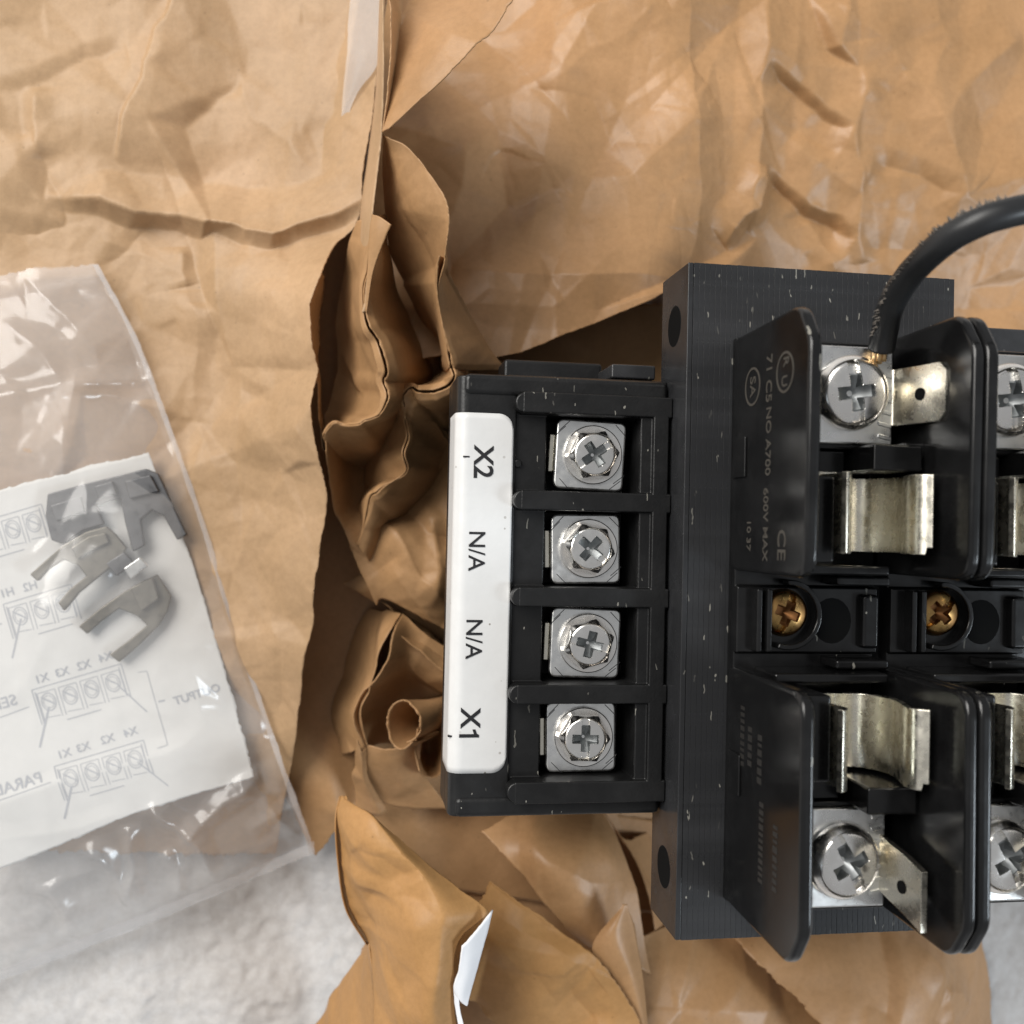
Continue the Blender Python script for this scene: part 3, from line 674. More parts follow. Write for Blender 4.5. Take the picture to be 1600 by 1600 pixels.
# layered paper under the front of the core
def front_sheet():
    S = Sheet()
    S.add([[(752, 1300, 14), (800, 1350, 18), (860, 1420, 20), (916, 1482, 20)],
           [(820, 1262, 12), (855, 1330, 20), (905, 1400, 22), (950, 1500, 22)],
           [(900, 1262, 10), (930, 1320, 18), (960, 1390, 19), (985, 1510, 20)],
           [(936, 1268, 9), (965, 1322, 15), (992, 1392, 17), (1012, 1520, 18)]], 90, 90, crum=[(51, 18, 1.2), (52, 7, 0.45), (17, 2.6, 0.06)], wav=[(53, 25, 0.5)],
          creases=[([(820, 1300), (850, 1340), (930, 1370), (975, 1380)], 0.9, 3, 2)], zref=18, edge=0.2)
    S.add([[(600, 1270, 3), (760, 1270, 3), (930, 1270, 3), (1090, 1290, 3)], [(600, 1420, 2), (760, 1420, 4), (930, 1400, 3), (1090, 1400, 3)], [(620, 1560, 2), (760, 1560, 4), (930, 1560, 4), (1090, 1560, 3)], [(600, 1720, 2), (760, 1720, 3), (930, 1720, 3), (1090, 1720, 3)]], 60, 60, crum=[(51, 18, 0.8)], edge=0.1)
    S.add([[(944, 1268, 6), (985, 1330, 9), (1012, 1400, 12), (1030, 1500, 14)], [(975, 1310, 7), (1010, 1370, 8), (1035, 1430, 10), (1060, 1520, 12)], [(1010, 1300, 3), (1040, 1360, 3), (1060, 1430, 4), (1090, 1520, 6)]], 40, 70, crum=[(52, 7, 0.3)], edge=0.15)
    S.add([[(975, 1411, 26), (977, 1412, 26), (980, 1414, 26)], [(926, 1480, 25), (960, 1462, 27), (992, 1450, 25)], [(962, 1532, 25), (985, 1525, 26), (1003, 1520, 24)], [(1000, 1605, 23), (1006, 1610, 23), (1010, 1612, 22)], [(1015, 1690, 22), (1020, 1690, 22), (1025, 1690, 22)]], 60, 30, crum=[(54, 9, 0.5)], edge=0.12)
    S.add([[(990, 1470, 16), (1060, 1440, 10), (1120, 1430, 7), (1200, 1430, 6)], [(1000, 1525, 18), (1080, 1520, 16), (1150, 1510, 13), (1230, 1530, 9)], [(1002, 1600, 20), (1100, 1605, 18), (1190, 1600, 15), (1300, 1612, 10)], [(1005, 1700, 20), (1120, 1700, 18), (1230, 1700, 15), (1380, 1700, 10)]], 110, 120,
          crum=[(55, 12, 1.9), (56, 6, 0.7)], edge=0.2)
    S.add([[(1130, 1400, 6), (1300, 1400, 6), (1420, 1395, 5), (1490, 1390, 3), (1510, 1385, 1)],
           [(1160, 1480, 17), (1310, 1480, 16), (1440, 1480, 13), (1510, 1475, 7), (1538, 1480, 1.5)],
           [(1225, 1545, 20), (1340, 1550, 20), (1455, 1545, 17), (1520, 1545, 9), (1548, 1550, 2)],
           [(1295, 1615, 22), (1385, 1615, 22), (1470, 1610, 18), (1530, 1605, 9), (1552, 1610, 2)],
           [(1360, 1700, 22), (1430, 1700, 22), (1500, 1700, 18), (1550, 1700, 9), (1570, 1700, 2)]], 130, 150,
          crum=[(57, 20, 1.6), (56, 8, 0.6), (17, 2.6, 0.07)], creases=[([(1395, 1460), (1380, 1530), (1360, 1590)], -1.4, 1.2, 3.0), ([(1440, 1470), (1485, 1540), (1500, 1620)], 1.3, 3.0, 2.0), ([(1480, 1545), (1520, 1560), (1550, 1600)], 1.2, 1.5, 1.5), ([(1450, 1600), (1475, 1560), (1500, 1530)], -0.8, 1.5, 2)], zref=17, edge=0.35)
    o = S.build('kraft_paper', M_KRAFT_E)
    tag(o, 'layered crumpled kraft paper sticking out below the lower edge of the core', 'paper', 'crumpled kraft packing paper')
front_sheet()

# ------------------------------------------------------------------ transformer
ROT = math.radians(-1.3)
ORG = at(1085, 410, 70)
TR = bpy.data.objects.new('control_transformer', None); COL.objects.link(TR)
TR.location = (ORG[0] * MM, ORG[1] * MM, 0.0); TR.rotation_euler = (0, 0, ROT)
TR.empty_display_size = 0.02
tag(TR, 'black control transformer with screw terminals, white label and fuse holders', 'transformer')

# core: a stack of varnished laminations
NL = 50
core = box('core', 0.15, 35.9, -85.5, -0.35, 59.5, 69.85, M_CORE, TR, 0.2)
box('lower_core', 9.0, 35.0, -80, -9, 4.5, 59.6, M_CORE, TR, 0.4)
lam_m = None
for i in range(NL):
    u0 = 0.0 + i * 0.72; zt = 70.0 + RNG.uniform(-0.03, 0.02)
    dv = RNG.uniform(-0.02, 0.02)
    if lam_m is None:
        L0 = box('lamination', 0, 0.712, -85.9, 0.0, 59.2, 70.0, M_CORE, TR, 0.03, 1); lam_m = L0.data
        L0.location = (u0 * MM, dv * MM, (zt - 70) * MM)
    else:
        o = L0.copy(); COL.objects.link(o); o.parent = TR; o.location = (u0 * MM, dv * MM, (zt - 70) * MM)
# the varnished outer end plate with its bolt holes
def end_plate():
    V = []; Fc = []
    o = box('end_plate', -0.75, -0.02, -85.9, 0.0, 59.0, 69.95, M_CORE, TR, 0.12)
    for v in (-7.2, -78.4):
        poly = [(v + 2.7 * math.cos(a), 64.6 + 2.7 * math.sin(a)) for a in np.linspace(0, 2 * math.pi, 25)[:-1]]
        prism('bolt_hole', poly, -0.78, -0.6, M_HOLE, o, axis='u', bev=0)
end_plate()
box('end_frame', 41.5, 78, -84.5, -4.5, 5, 63, M_CORE, TR, 0.5)
box('coil_body', -23, -0.9, -76.5, -11.0, 5, 41, M_HOUSE, TR, 1.2, 3)
box('coil_flange', -20.5, -5.5, -13, -9.2, 38, 44.5, M_HOUSE, TR, 0.5)
box('coil_tab', -7.5, -1.2, -13.4, -11.4, 50, 58, M_CORE, TR, 0.3)
box('coil_body', 36.6, 41.3, -70, -16, 5, 58, M_HOUSE, TR, 0.5)

# terminal housing
TV = [-24.4, -36.95, -49.5, -62.05]; TU = -11.2
ribs = [-18.1, -30.7, -43.2, -55.75, -68.3]
us = sorted({-22.0, -21.9, -17.6, -17.0, -4.9, -4.2, -1.3, -0.8})
vs = sorted({-71.7, -14.2, -69.6, -67.0, -19.4, -16.8} | {r + s for r in ribs[1:-1] for s in (-1.25, 1.25)} | {t + s for t in TV for s in (-5.0, 5.0)} | {-19.35, -67.05})
us = [-22.6, -20.9, -17.2, -5.0, -3.4, -1.3, -0.85]
vs = sorted([-71.7, -69.8, -67.0, -19.4, -16.7, -14.2] + [r + s for r in ribs[1:-1] for s in (-1.25, 1.25)])
def hf(u, v):
    if v > -16.7 or v < -69.8: return 62.2
    onrib = any(abs(v - r) < 1.3 for r in ribs)
    if u < -20.9: return 62.2
    if onrib: return 65.0
    if -5.0 < u < -3.4: return 64.4
    if u > -3.4: return 65.0 if u < -1.3 else 63.8
    if u < -17.2: return 62.2
    return 55.5
housing = terrain('terminal_housing', us, vs, hf, 42, M_HOUSE, TR, 0.3)
# rounded slab that carries the label
slab_poly = round_poly([(-29.2, 51.0, 0.5), (-21.3, 51.0, 0), (-21.3, 62.9, 0.4), (-29.2, 62.9, 1.6)], 0.5)
sl = prism('label_slab', slab_poly, -71.8, -14.6, M_HOUSE, TR, axis='v', bev=0.9, seg=3)
for r in ribs:     # rounded rib noses
    n = 10; poly = [(-20.6 + 1.25 * math.cos(a), r + 1.25 * math.sin(a)) for a in np.linspace(math.pi / 2, 3 * math.pi / 2, n)] + [(-20.6, r - 1.25)]
    poly = poly[:-1]
    prism('rib_nose', poly, 61.5, 64.97, M_HOUSE, housing, bev=0.25)
prism('moulding_pip', [(-21.0 + 0.55 * math.cos(a), -25.9 + 0.55 * math.sin(a)) for a in np.linspace(0, 6.283, 13)[:-1]], 61.9, 62.75, M_HOUSE, housing, bev=0.2)
# raised outer ledge along the top and bottom of the housing
box('side_ledge', -28.4, -0.95, -17.2, -14.35, 50, 63.3, M_HOUSE, housing, 0.8)
box('side_ledge', -28.4, -0.95, -71.9, -69.2, 50, 63.3, M_HOUSE, housing, 0.8)

# terminals
def plate_mesh():
    bm = bmesh.new()
    def addprism(poly, z0, z1):
        vs0 = [bm.verts.new((p[0] * MM, p[1] * MM, z0 * MM)) for p in poly]; vs1 = [bm.verts.new((p[0] * MM, p[1] * MM, z1 * MM)) for p in poly]
        n = len(poly); bm.faces.new(vs0[::-1]); bm.faces.new(vs1)
        for i in range(n): bm.faces.new((vs0[i], vs0[(i + 1) % n], vs1[(i + 1) % n], vs1[i]))
    addprism(round_poly([(-4.75, -4.7), (4.75, -4.7), (4.75, 4.7), (-4.75, 4.7)], 1.1), -0.9, 0.0)
    me = bpy.data.meshes.new('terminal_plate'); bmesh.ops.recalc_face_normals(bm, faces=bm.faces); bm.to_mesh(me); bm.free()
    return me

def screw_head(R, dome, slot_w, slot_d, cross_w, cross_l, cross_d, slot_len=None, nr=56, nt=216, skirt=0.0, z0=0.0):
    """round head with a combined slot and cross recess; unit mm, top at z0"""
    V = []; Fc = []; dep = []
    def sm(x, e): return np.clip((e - np.abs(x)) / 0.07 + 0.5, 0, 1)
    rs = np.linspace(0.0, 1.0, nr) ** 0.85 * R
    for r in rs:
        for k in range(nt):
            th = 2 * math.pi * k / nt; x, y = r * math.cos(th), r * math.sin(th)
            z = dome * (1 - (r / R) ** 2) - (0.25 * max(0, (r / R - 0.86) / 0.14) ** 2)
            s = sm(y, slot_w / 2) * (1.0 if slot_len is None else sm(x, slot_len))
            c = max(sm(y, cross_w / 2) * sm(x, cross_l), sm(x, cross_w / 2) * sm(y, cross_l))
            cd = cross_d * (1 - 0.72 * min(1, r / cross_l))
            V.append((x, y, z0 + z - max(slot_d * s, cd * c))); dep.append(c)
    for i in range(nr - 1):
        for k in range(nt): Fc.append((i * nt + k, (i + 1) * nt + k, (i + 1) * nt + (k + 1) % nt, i * nt + (k + 1) % nt))
    if skirt:
        b = len(V)
        for k in range(nt): th = 2 * math.pi * k / nt; V.append((R * 1.02 * math.cos(th), R * 1.02 * math.sin(th), z0 - skirt))
        for k in range(nt): Fc.append(((nr - 1) * nt + k, b + k, b + (k + 1) % nt, (nr - 1) * nt + (k + 1) % nt))
    return V, Fc

def shade_recess(me, cl, cw, zt, mat):  # gives the cross recess faces the metal with painted-in shade
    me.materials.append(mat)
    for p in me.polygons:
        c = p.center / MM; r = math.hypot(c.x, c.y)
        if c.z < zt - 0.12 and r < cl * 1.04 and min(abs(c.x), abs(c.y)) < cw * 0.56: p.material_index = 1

def join_parts(name, parts):
    V = []; Fc = []
    for v, f in parts:
        b = len(V); V += list(v); Fc += [tuple(i + b for i in q) for q in f]
    me = mesh_pd(name, V, Fc); fix(me, 1e-6); return me

def lathe(profile, n=64):
    V = []; Fc = []
    for r, z in profile:
        for k in range(n): th = 2 * math.pi * k / n; V.append((r * math.cos(th), r * math.sin(th), z))
    for i in range(len(profile) - 1):
        for k in range(n): Fc.append((i * n + k, i * n + (k + 1) % n, (i + 1) * n + (k + 1) % n, (i + 1) * n + k))
    return V, Fc

def hexring(af, z0, z1, rtop, n=6):
    """hex head whose flats blend into a round top rim"""
    V = []; Fc = []; m = 72
    def hr(th): 
        a = (th + math.pi / 6) % (math.pi / 3) - math.pi / 6
        return (af / 2) / math.cos(a)
    for z, f in ((z0, 0.0), (z1 - 0.5, 0.0), (z1, 1.0)):
        for k in range(m):
            th = 2 * math.pi * k / m; r = hr(th) * (1 - f) + min(rtop, hr(th)) * f; V.append((r * math.cos(th), r * math.sin(th), z))
    for i in range(2):
        for k in range(m): Fc.append((i * m + k, i * m + (k + 1) % m, (i + 1) * m + (k + 1) % m, (i + 1) * m + k))
    return V, Fc

def hex_screw_mesh():
    flange = lathe([(2.6, 0.0), (3.64, 0.0), (3.68, 0.5), (3.56, 0.6), (3.1, 0.5), (2.7, 0.44)], 72)
    hx = hexring(5.55, 0.4, 2.0, 2.66)
    top = screw_head(2.66, 0.12, 0.85, 0.62, 1.0, 1.6, 2.3, z0=1.98)
    return join_parts('terminal_screw', [flange, hx, top])
PM = plate_mesh(); SM = hex_screw_mesh(); SM.shade_smooth(); SM.set_sharp_from_angle(angle=math.radians(32))
SM.materials.append(M_ZINC2); shade_recess(SM, 1.6, 1.0, 1.98, M_RECESS_SHADE); PM.materials.append(M_ZINC)
for k, (v, ang) in enumerate(zip(TV, (38, -42, -12, 88))):
    p = bpy.data.objects.new('terminal_plate', PM); COL.objects.link(p); p.parent = TR
    p.location = ((TU + (0.15, -0.1, 0.05, -0.2)[k]) * MM, v * MM, (61.3, 61.0, 61.25, 60.9)[k] * MM); p.rotation_euler = (math.radians((1.5, -1, 0.6, -0.8)[k]), math.radians((-3, -1.2, -2.2, -3.4)[k]), math.radians((-2.2, 1.2, -1.4, 1.0)[k]))
    bevel(p, 0.35, 3)
    # bent lip at the left and scored lines in the clamp plate
    box('bent_lip', -5.6, -4.78, -2.6, 2.6, -2.0, -0.45, M_TIN, p, 0.25)
    for (x0, y0, a) in ((-3.7, 3.7, 45), (-4.2, 3.0, 45), (3.6, -3.8, 40), (4.1, -3.0, 40), (-3.3, -4.0, -45), (3.9, 3.6, -45)):
        c, s = math.cos(math.radians(a)), math.sin(math.radians(a)); l, wd = 0.95, 0.05
        poly = [(x0 + c * dx - s * dy, y0 + s * dx + c * dy) for dx, dy in ((-l, -wd), (l, -wd), (l, wd), (-l, wd))]
        prism('score_line', poly, -0.1, 0.012, M_CORE, p, bev=0)
    s = bpy.data.objects.new('terminal_screw', SM); COL.objects.link(s); s.parent = p
    s.scale = (1.07, 1.07, 1.0); s.location = (0.3 * MM, 0.05 * MM, 0.0); s.rotation_euler = (0, 0, math.radians(ang))

# label wrapped over the slab edge
def label():
    prof = []   # (u, z, s)
    for u in np.linspace(-21.75, -27.6, 22): prof.append((u, 62.97))
    for a in np.linspace(0, math.pi / 2, 8)[1:]: prof.append((-27.6 - 1.67 * math.sin(a), 61.3 + 1.67 * math.cos(a)))
    for z in np.linspace(61.3, 55.0, 8)[1:]: prof.append((-29.27, z))
    v0, v1, r = -66.2, -19.5, 2.0; V = []; Fc = []; m = 60
    for (u, z) in prof:
        d = -21.75 - u
        ins = r - math.sqrt(max(0, r * r - (r - d) ** 2)) if d < r else 0.0
        for j in range(m):
            v = v0 + ins + (v1 - v0 - 2 * ins) * j / (m - 1)
            lift = 0.35 * math.exp(-((v + 43.2) / 1.1) ** 2) * math.exp(-d / 0.5) + 0.3 * math.exp(-((v + 30.7) / 1.1) ** 2) * math.exp(-d / 0.5)
            V.append((u, v, z + lift + 0.015 * math.sin(v * 1.7 + u)))
    for i in range(len(prof) - 1):
        for j in range(m - 1): Fc.append((i * m + j, i * m + j + 1, (i + 1) * m + j + 1, (i + 1) * m + j))
    o = link('label', mesh_pd('label', V, Fc), M_LABEL, TR, True)
    s = o.modifiers.new('t', 'SOLIDIFY'); s.thickness = 0.06 * MM; s.offset = 1
    o['label'] = 'white adhesive terminal label reading X2 N/A N/A X1'
    for txt, u, v, size, bold in (('X2', -25.75, -25.9, 3.55, 0.06), ('N/A', -26.35, -37.4, 3.05, 0.015), ('N/A', -26.45, -48.8, 3.05, 0.015), ('X1', -26.7, -60.1, 3.55, 0.06)):
        M = Matrix.Translation((u * MM, v * MM, 63.09 * MM)) @ Matrix.Rotation(-math.pi / 2, 4, 'Z')
        if txt == 'X1':
            one = [(1.02, -1.28), (1.46, -1.28), (1.46, 1.3), (1.12, 1.3), (0.98, 1.02), (0.42, 0.82), (0.42, 0.44), (1.02, 0.62)]
            prism('lettering', [(u + q, v - p) for p, q in one], 63.075, 63.1, M_INK, o, bev=0)
            M = Matrix.Translation((u * MM, (v + 1.05) * MM, 63.09 * MM)) @ Matrix.Rotation(-math.pi / 2, 4, 'Z'); txt = 'X'
        text_mesh('lettering', txt, size, M_INK, o, M, 0.012, bold)
    box('tick_mark', -28.3, -27.45, -25.35, -25.15, 62.98, 63.06, M_INK, o, 0)
    box('tick_mark', -29.36, -28.5, -61.6, -61.4, 61.9, 62.5, M_INK, o, 0)
label()

# ------------------------------------------------------------------ fuse holders
VC = -45.15
def build_fuse(du):
    fb = terrain('fuse_block', [du + x for x in (5.4, 8.2, 8.8, 10, 20.4, 24.2)], sorted([-9.5, -12.5, -38.5, -39.4, -50.9, -51.8, -77.8, -80.8, -41.0, -49.3]),
                 lambda u, v: (71.2 if v > -12.5 or v < -77.8 else (73.0 if -49.3 < v < -41.0 else 72.0)), 69.9, M_FUSE, TR, 0.25)
    def Vv(v, s): return v if s > 0 else 2 * VC - v
    for s in (1, -1):
        def B(name, u0, u1, va, vb, z0, z1, mat=M_FUSE, bev=0.3, seg=2):
            a, b = sorted((Vv(va, s), Vv(vb, s))); return box(name, du + u0, du + u1, a, b, z0, z1, mat, fb, bev, seg)
        # side walls, with sloped outer shoulder and rounded corners
        prof = [(-39.1, 70.0, 0), (-39.1, 92.3, 3.0), (-13.6, 92.6, 1.2), (-9.2, 89.6, 1.8), (-9.6, 70.0, 0)]
        prof = [(Vv(p[0], s), p[1], p[2]) for p in prof]
        for (u0, u1, zc) in ((5.3, 6.9, 0), (24.3, 25.75, 0)):
            prism('side_wall', round_poly(prof, 0, 6), du + u0, du + u1, M_FUSE, fb, axis='u', bev=0.55, seg=3)
        # shelf under the screw, pedestal, rib between screw and clip
        B('shelf', 7.0, 22.5, -24.0, -11.0, 72, 79.0)
        B('shelf', 7.0, 16.6, -27.0, -24.1, 72, 78.6)
        B('slot', 9.6, 12.2, -26.9, -24.6, 78.3, 78.68, M_HOLE, 0)
        B('cheek', 7.4, 12.5, -37.6, -27.6, 72, 84.6, M_FUSE, 0.4)
        B('rib', 17.4, 23.6, -26.8, -23.6, 72, 84.0, M_FUSE, 0.35)
        B('rib', 21.8, 24.5, -25.2, -23.2, 72, 83.0, M_FUSE, 0.35)
        B('rib', 8.2, 22.8, -39.2, -38.0, 72, 78.5, M_FUSE, 0.35)
        B('rib', 17.0, 24.0, -40.6, -39.4, 72, 76.5, M_FUSE, 0.35)
        # terminal plate with serrations
        pl = B('terminal_plate', 12.4, 21.9, -23.4, -11.6, 79.1, 80.0, M_ZINC, 0.3)
        for k in range(7):
            a, b = sorted((Vv(-13.0 - k * 1.5, s), Vv(-13.5 - k * 1.5, s)))
            prism('serration', [(du + 20.0, a), (du + 21.7, a - 0.35 * s), (du + 21.7, b - 0.35 * s), (du + 20.0, b)], 79.9, 80.16, M_ZINC, fb, bev=0.08, seg=1)
        sc_o = bpy.data.objects.new('terminal_screw', PAN); COL.objects.link(sc_o); sc_o.parent = fb
        sc_o.scale = (1.26, 1.26, 1.15); sc_o.location = ((du + 16.3) * MM, Vv(-17.3, s) * MM, 80.05 * MM); sc_o.rotation_euler = (math.radians(4 * s), math.radians(3), math.radians(-82 if s > 0 else -62))
        # quick connect blade standing up beside the plate
        blade(du, fb, Vv, s)
        clip(du, fb, Vv, s)
    # mounting screws on the centre web
    for u in (11.4,):
        m_o = bpy.data.objects.new('mounting_screw', MNT); COL.objects.link(m_o); m_o.parent = fb
        m_o.location = ((du + u) * MM, (-44.2 if du == 0 else -44.0) * MM, 73.0 * MM); m_o.rotation_euler = (0, 0, math.radians(70 if du == 0 else 42))
    for u in (7.6, 8.9):
        box('web_rib', du + u - 0.35, du + u + 0.35, -49.0, -41.2, 72.5, 75.0, M_FUSE, fb, 0.2)
    ring = [(du + 11.6 + 4.4 * math.cos(a), -44.4 + 4.4 * math.sin(a)) for a in np.linspace(-1.9, 1.6, 18)]
    ring += [(du + 11.6 + 3.7 * math.cos(a), -44.4 + 3.7 * math.sin(a)) for a in np.linspace(1.6, -1.9, 18)]
    prism('screw_well_rim', ring, 72.5, 74.6, M_FUSE, fb, bev=0.2)
    box('web_block', du + 21.6, du + 23.9, -48.6, -41.8, 72.0, 74.2, M_FUSE, fb, 0.5)
    prism('key_slot', [(du + 18.0 + 2.6 * math.cos(a), -45.2 + 2.9 * math.sin(a)) for a in np.linspace(0, 6.283, 21)[:-1]], 72.7, 73.04, M_HOLE, fb, bev=0)
    return fb

def ribbon(name, pts, half, thick, mat, parent, vc, bev=0.12, hole=None):
    """bent strip: (u, z) profile swept across v, with thickness"""
    P = cr(np.array([(p[0], p[1]) for p in pts], float), 60)
    V = []; Fc = []; n = len(P)
    t = np.gradient(P, axis=0); t /= np.linalg.norm(t, axis=1, keepdims=True); nr = np.stack([-t[:, 1], t[:, 0]], 1)
    for sgn in (0.5, -0.5):
        for i in range(n):
            q = P[i] + nr[i] * thick * sgn
            h = half(i / (n - 1)) if callable(half) else (half, half)
            V.append((q[0], vc - h[0], q[1])); V.append((q[0], vc + h[1], q[1]))
    for i in range(n - 1):
        a = 2 * i; b = 2 * n + 2 * i
        Fc += [(a, a + 1, a + 3, a + 2), (b, b + 2, b + 3, b + 1), (a, a + 2, b + 2, b), (a + 1, b + 1, b + 3, a + 3)]
    Fc += [(0, 2 * n, 2 * n + 1, 1), (2 * n - 2, 2 * n - 1, 4 * n - 1, 4 * n - 2)]
    me = mesh_pd(name, V, Fc); fix(me); o = link(name, me, mat, parent)
    bevel(o, bev, 2, 50); return o

def clip(du, fb, Vv, s):
    vc = Vv(-31.8, s); h = 4.6
    # spring jaws of the fuse clip: base, belly and flared lips
    ribbon('fuse_clip', [(du + 17.2, 75.2), (du + 20.2, 75.4), (du + 22.0, 77.2), (du + 22.8, 80.0), (du + 22.2, 83.0), (du + 21.5, 85.2), (du + 21.9, 86.6), (du + 23.0, 87.4)],
           lambda t: (h - (0.8 if t > 0.93 else 0), h), 0.75, M_TIN, fb, vc)
    ribbon('fuse_clip', [(du + 17.2, 75.2), (du + 14.4, 75.4), (du + 12.8, 77.0), (du + 12.1, 80.0), (du + 12.8, 83.0), (du + 13.4, 85.2), (du + 13.0, 86.6), (du + 12.2, 87.2)],
           lambda t: (h, h), 0.75, M_TIN, fb, vc)
    # thin spring wire and stop plate at the end of the clip
    a, b = sorted((Vv(-26.9, s), Vv(-27.5, s)))
    box('clip_tongue', du + 8.4, du + 14.2, a, b, 80.5, 81.6, M_TIN, fb, 0.2)

def blade(du, fb, Vv, s):
    v = Vv(-17.6, s)
    if s > 0:
        ribbon('blade_tab', [(du + 21.6, 79.5), (du + 22.3, 80.0), (du + 22.9, 81.6), (du + 23.6, 84.0), (du + 24.1, 86.2), (du + 24.4, 87.6)], lambda t: (3.4 - (1.0 * max(0, t - .86) / .14), 3.4 - (1.0 * max(0, t - .86) / .14)), 0.8, M_TIN, fb, v, 0.2)
        o = bpy.data.objects.new('tab_hole', HOLE); COL.objects.link(o); o.parent = fb; o.location = ((du + 23.12) * MM, v * MM, 83.9 * MM); o.rotation_euler = (0, math.radians(-74), 0)
    else:
        ribbon('blade_tab', [(du + 21.3, 79.5), (du + 21.6, 80.2), (du + 21.8, 82.0), (du + 22.0, 84.4), (du + 22.1, 86.4), (du + 22.2, 88.0)], lambda t: (3.2 + 2.4 * t, 3.4 - 2.2 * t), 0.8, M_TIN, fb, v - 0.5, 0.2)
        o = bpy.data.objects.new('tab_hole', HOLE); COL.objects.link(o); o.parent = fb; o.location = ((du + 21.5) * MM, (v - 2.2) * MM, 84.4 * MM); o.rotation_euler = (0, math.radians(-82), 0)

# pan head combination screws (zinc) and round brassy mounting screws, built once
pan = join_parts('pan_screw', [lathe([(3.55, 0.0), (3.6, 0.4), (3.45, 1.0), (3.1, 1.45)], 96), screw_head(3.1, 0.55, 1.0, 0.75, 1.1, 1.75, 2.3, z0=1.45)])
pan.shade_smooth(); pan.set_sharp_from_angle(angle=math.radians(32)); pan.materials.append(M_ZINC2); shade_recess(pan, 1.75, 1.1, 1.75, M_RECESS_SHADE); PAN = pan
mnt = join_parts('mounting_screw', [lathe([(2.95, 0.0), (3.0, 0.4), (2.75, 1.1)], 96), screw_head(2.75, 0.75, 0.8, 0.7, 1.15, 1.55, 1.7, z0=1.1)])
mnt.shade_smooth(); mnt.set_sharp_from_angle(angle=math.radians(32)); mnt.materials.append(M_BRASS); shade_recess(mnt, 1.55, 1.15, 1.6, M_RECESSB_SHADE); MNT = mnt
HOLE = mesh_pd('tab_hole', [(0.75 * math.cos(a), 0.75 * math.sin(a), z) for z in (-0.06, 0.06) for a in np.linspace(0, 6.283, 17)[:-1]],
               [tuple(range(16)), tuple(range(16, 32))] + [(i, (i + 1) % 16, (i + 1) % 16 + 16, i + 16) for i in range(16)]); fix(HOLE); HOLE.materials.append(M_HOLE)

fb1 = build_fuse(0.0); fb2 = build_fuse(20.6); fb3 = None

# moulded markings on the outer face of the first holder (read downwards, tops towards the wall edge)
def wall_text(s, v, z, size, name='moulded_mark'):
    # local x of the text runs along -v, local y along +z, facing -u
    M = Matrix(((0, 0, -1, 5.28 * MM), (-1, 0, 0, v * MM), (0, 1, 0, z * MM), (0, 0, 0, 1)))
    return text_mesh(name, s, size, M_MARK, fb1, M, 0.03, 0.02)
def wall_ring(v, z, r):
    n = 40; P = []
    V = []; Fc = []
    for rr in (r, r - 0.28):
        for x in (5.3, 5.24):
            for k in range(n): a = 2 * math.pi * k / n; V.append((x, v + rr * math.cos(a), z + rr * math.sin(a)))
    for k in range(n):
        j = (k + 1) % n
        Fc += [(n + k, n + j, 3 * n + j, 3 * n + k), (k, j, n + j, n + k), (2 * n + k, 3 * n + k, 3 * n + j, 2 * n + j)]
    me = mesh_pd('approval_ring', V, Fc); fix(me); link('approval_ring', me, M_MARK, fb1)
wall_ring(-16.2, 86.4, 2.35); wall_text('R', -15.0, 86.6, 2.0); wall_text('U', -17.2, 86.2, 2.0)
wall_ring(-16.6, 77.0, 2.35); wall_text('SA', -16.6, 77.0, 2.3)
wall_text('71 C5', -16.3, 81.9, 2.3)
wall_text('NO A700', -23.6, 82.0, 2.0)
wall_text('600V MAX', -33.3, 81.6, 1.9)
wall_text('CE', -35.6, 86.2, 3.0)
wall_text('10 37', -34.6, 76.6, 1.7)
for v, z, l in ((-59.2, 75.8, 7.5), (-60.0, 78.2, 5.0), (-60.6, 81.2, 5.5), (-70.0, 82.0, 9.0), (-70.5, 86.0, 7.0)):
    k = 0; x = 0.0
    while x < l:
        wdt = RNG.uniform(0.35, 0.8); box('moulded_mark', 5.26, 5.31, v + l / 2 - x - wdt, v + l / 2 - x, z - 0.6, z + 0.6, M_MARK2, fb1, 0); x += wdt + 0.35
# recessed latch outline low on the outer walls
box('latch', 5.0, 5.33, -27.5, -22.5, 71.5, 75.5, M_FUSE, fb1, 0.15); box('latch', 5.0, 5.33, -66.5, -61.5, 71.5, 75.5, M_FUSE, fb1, 0.15)

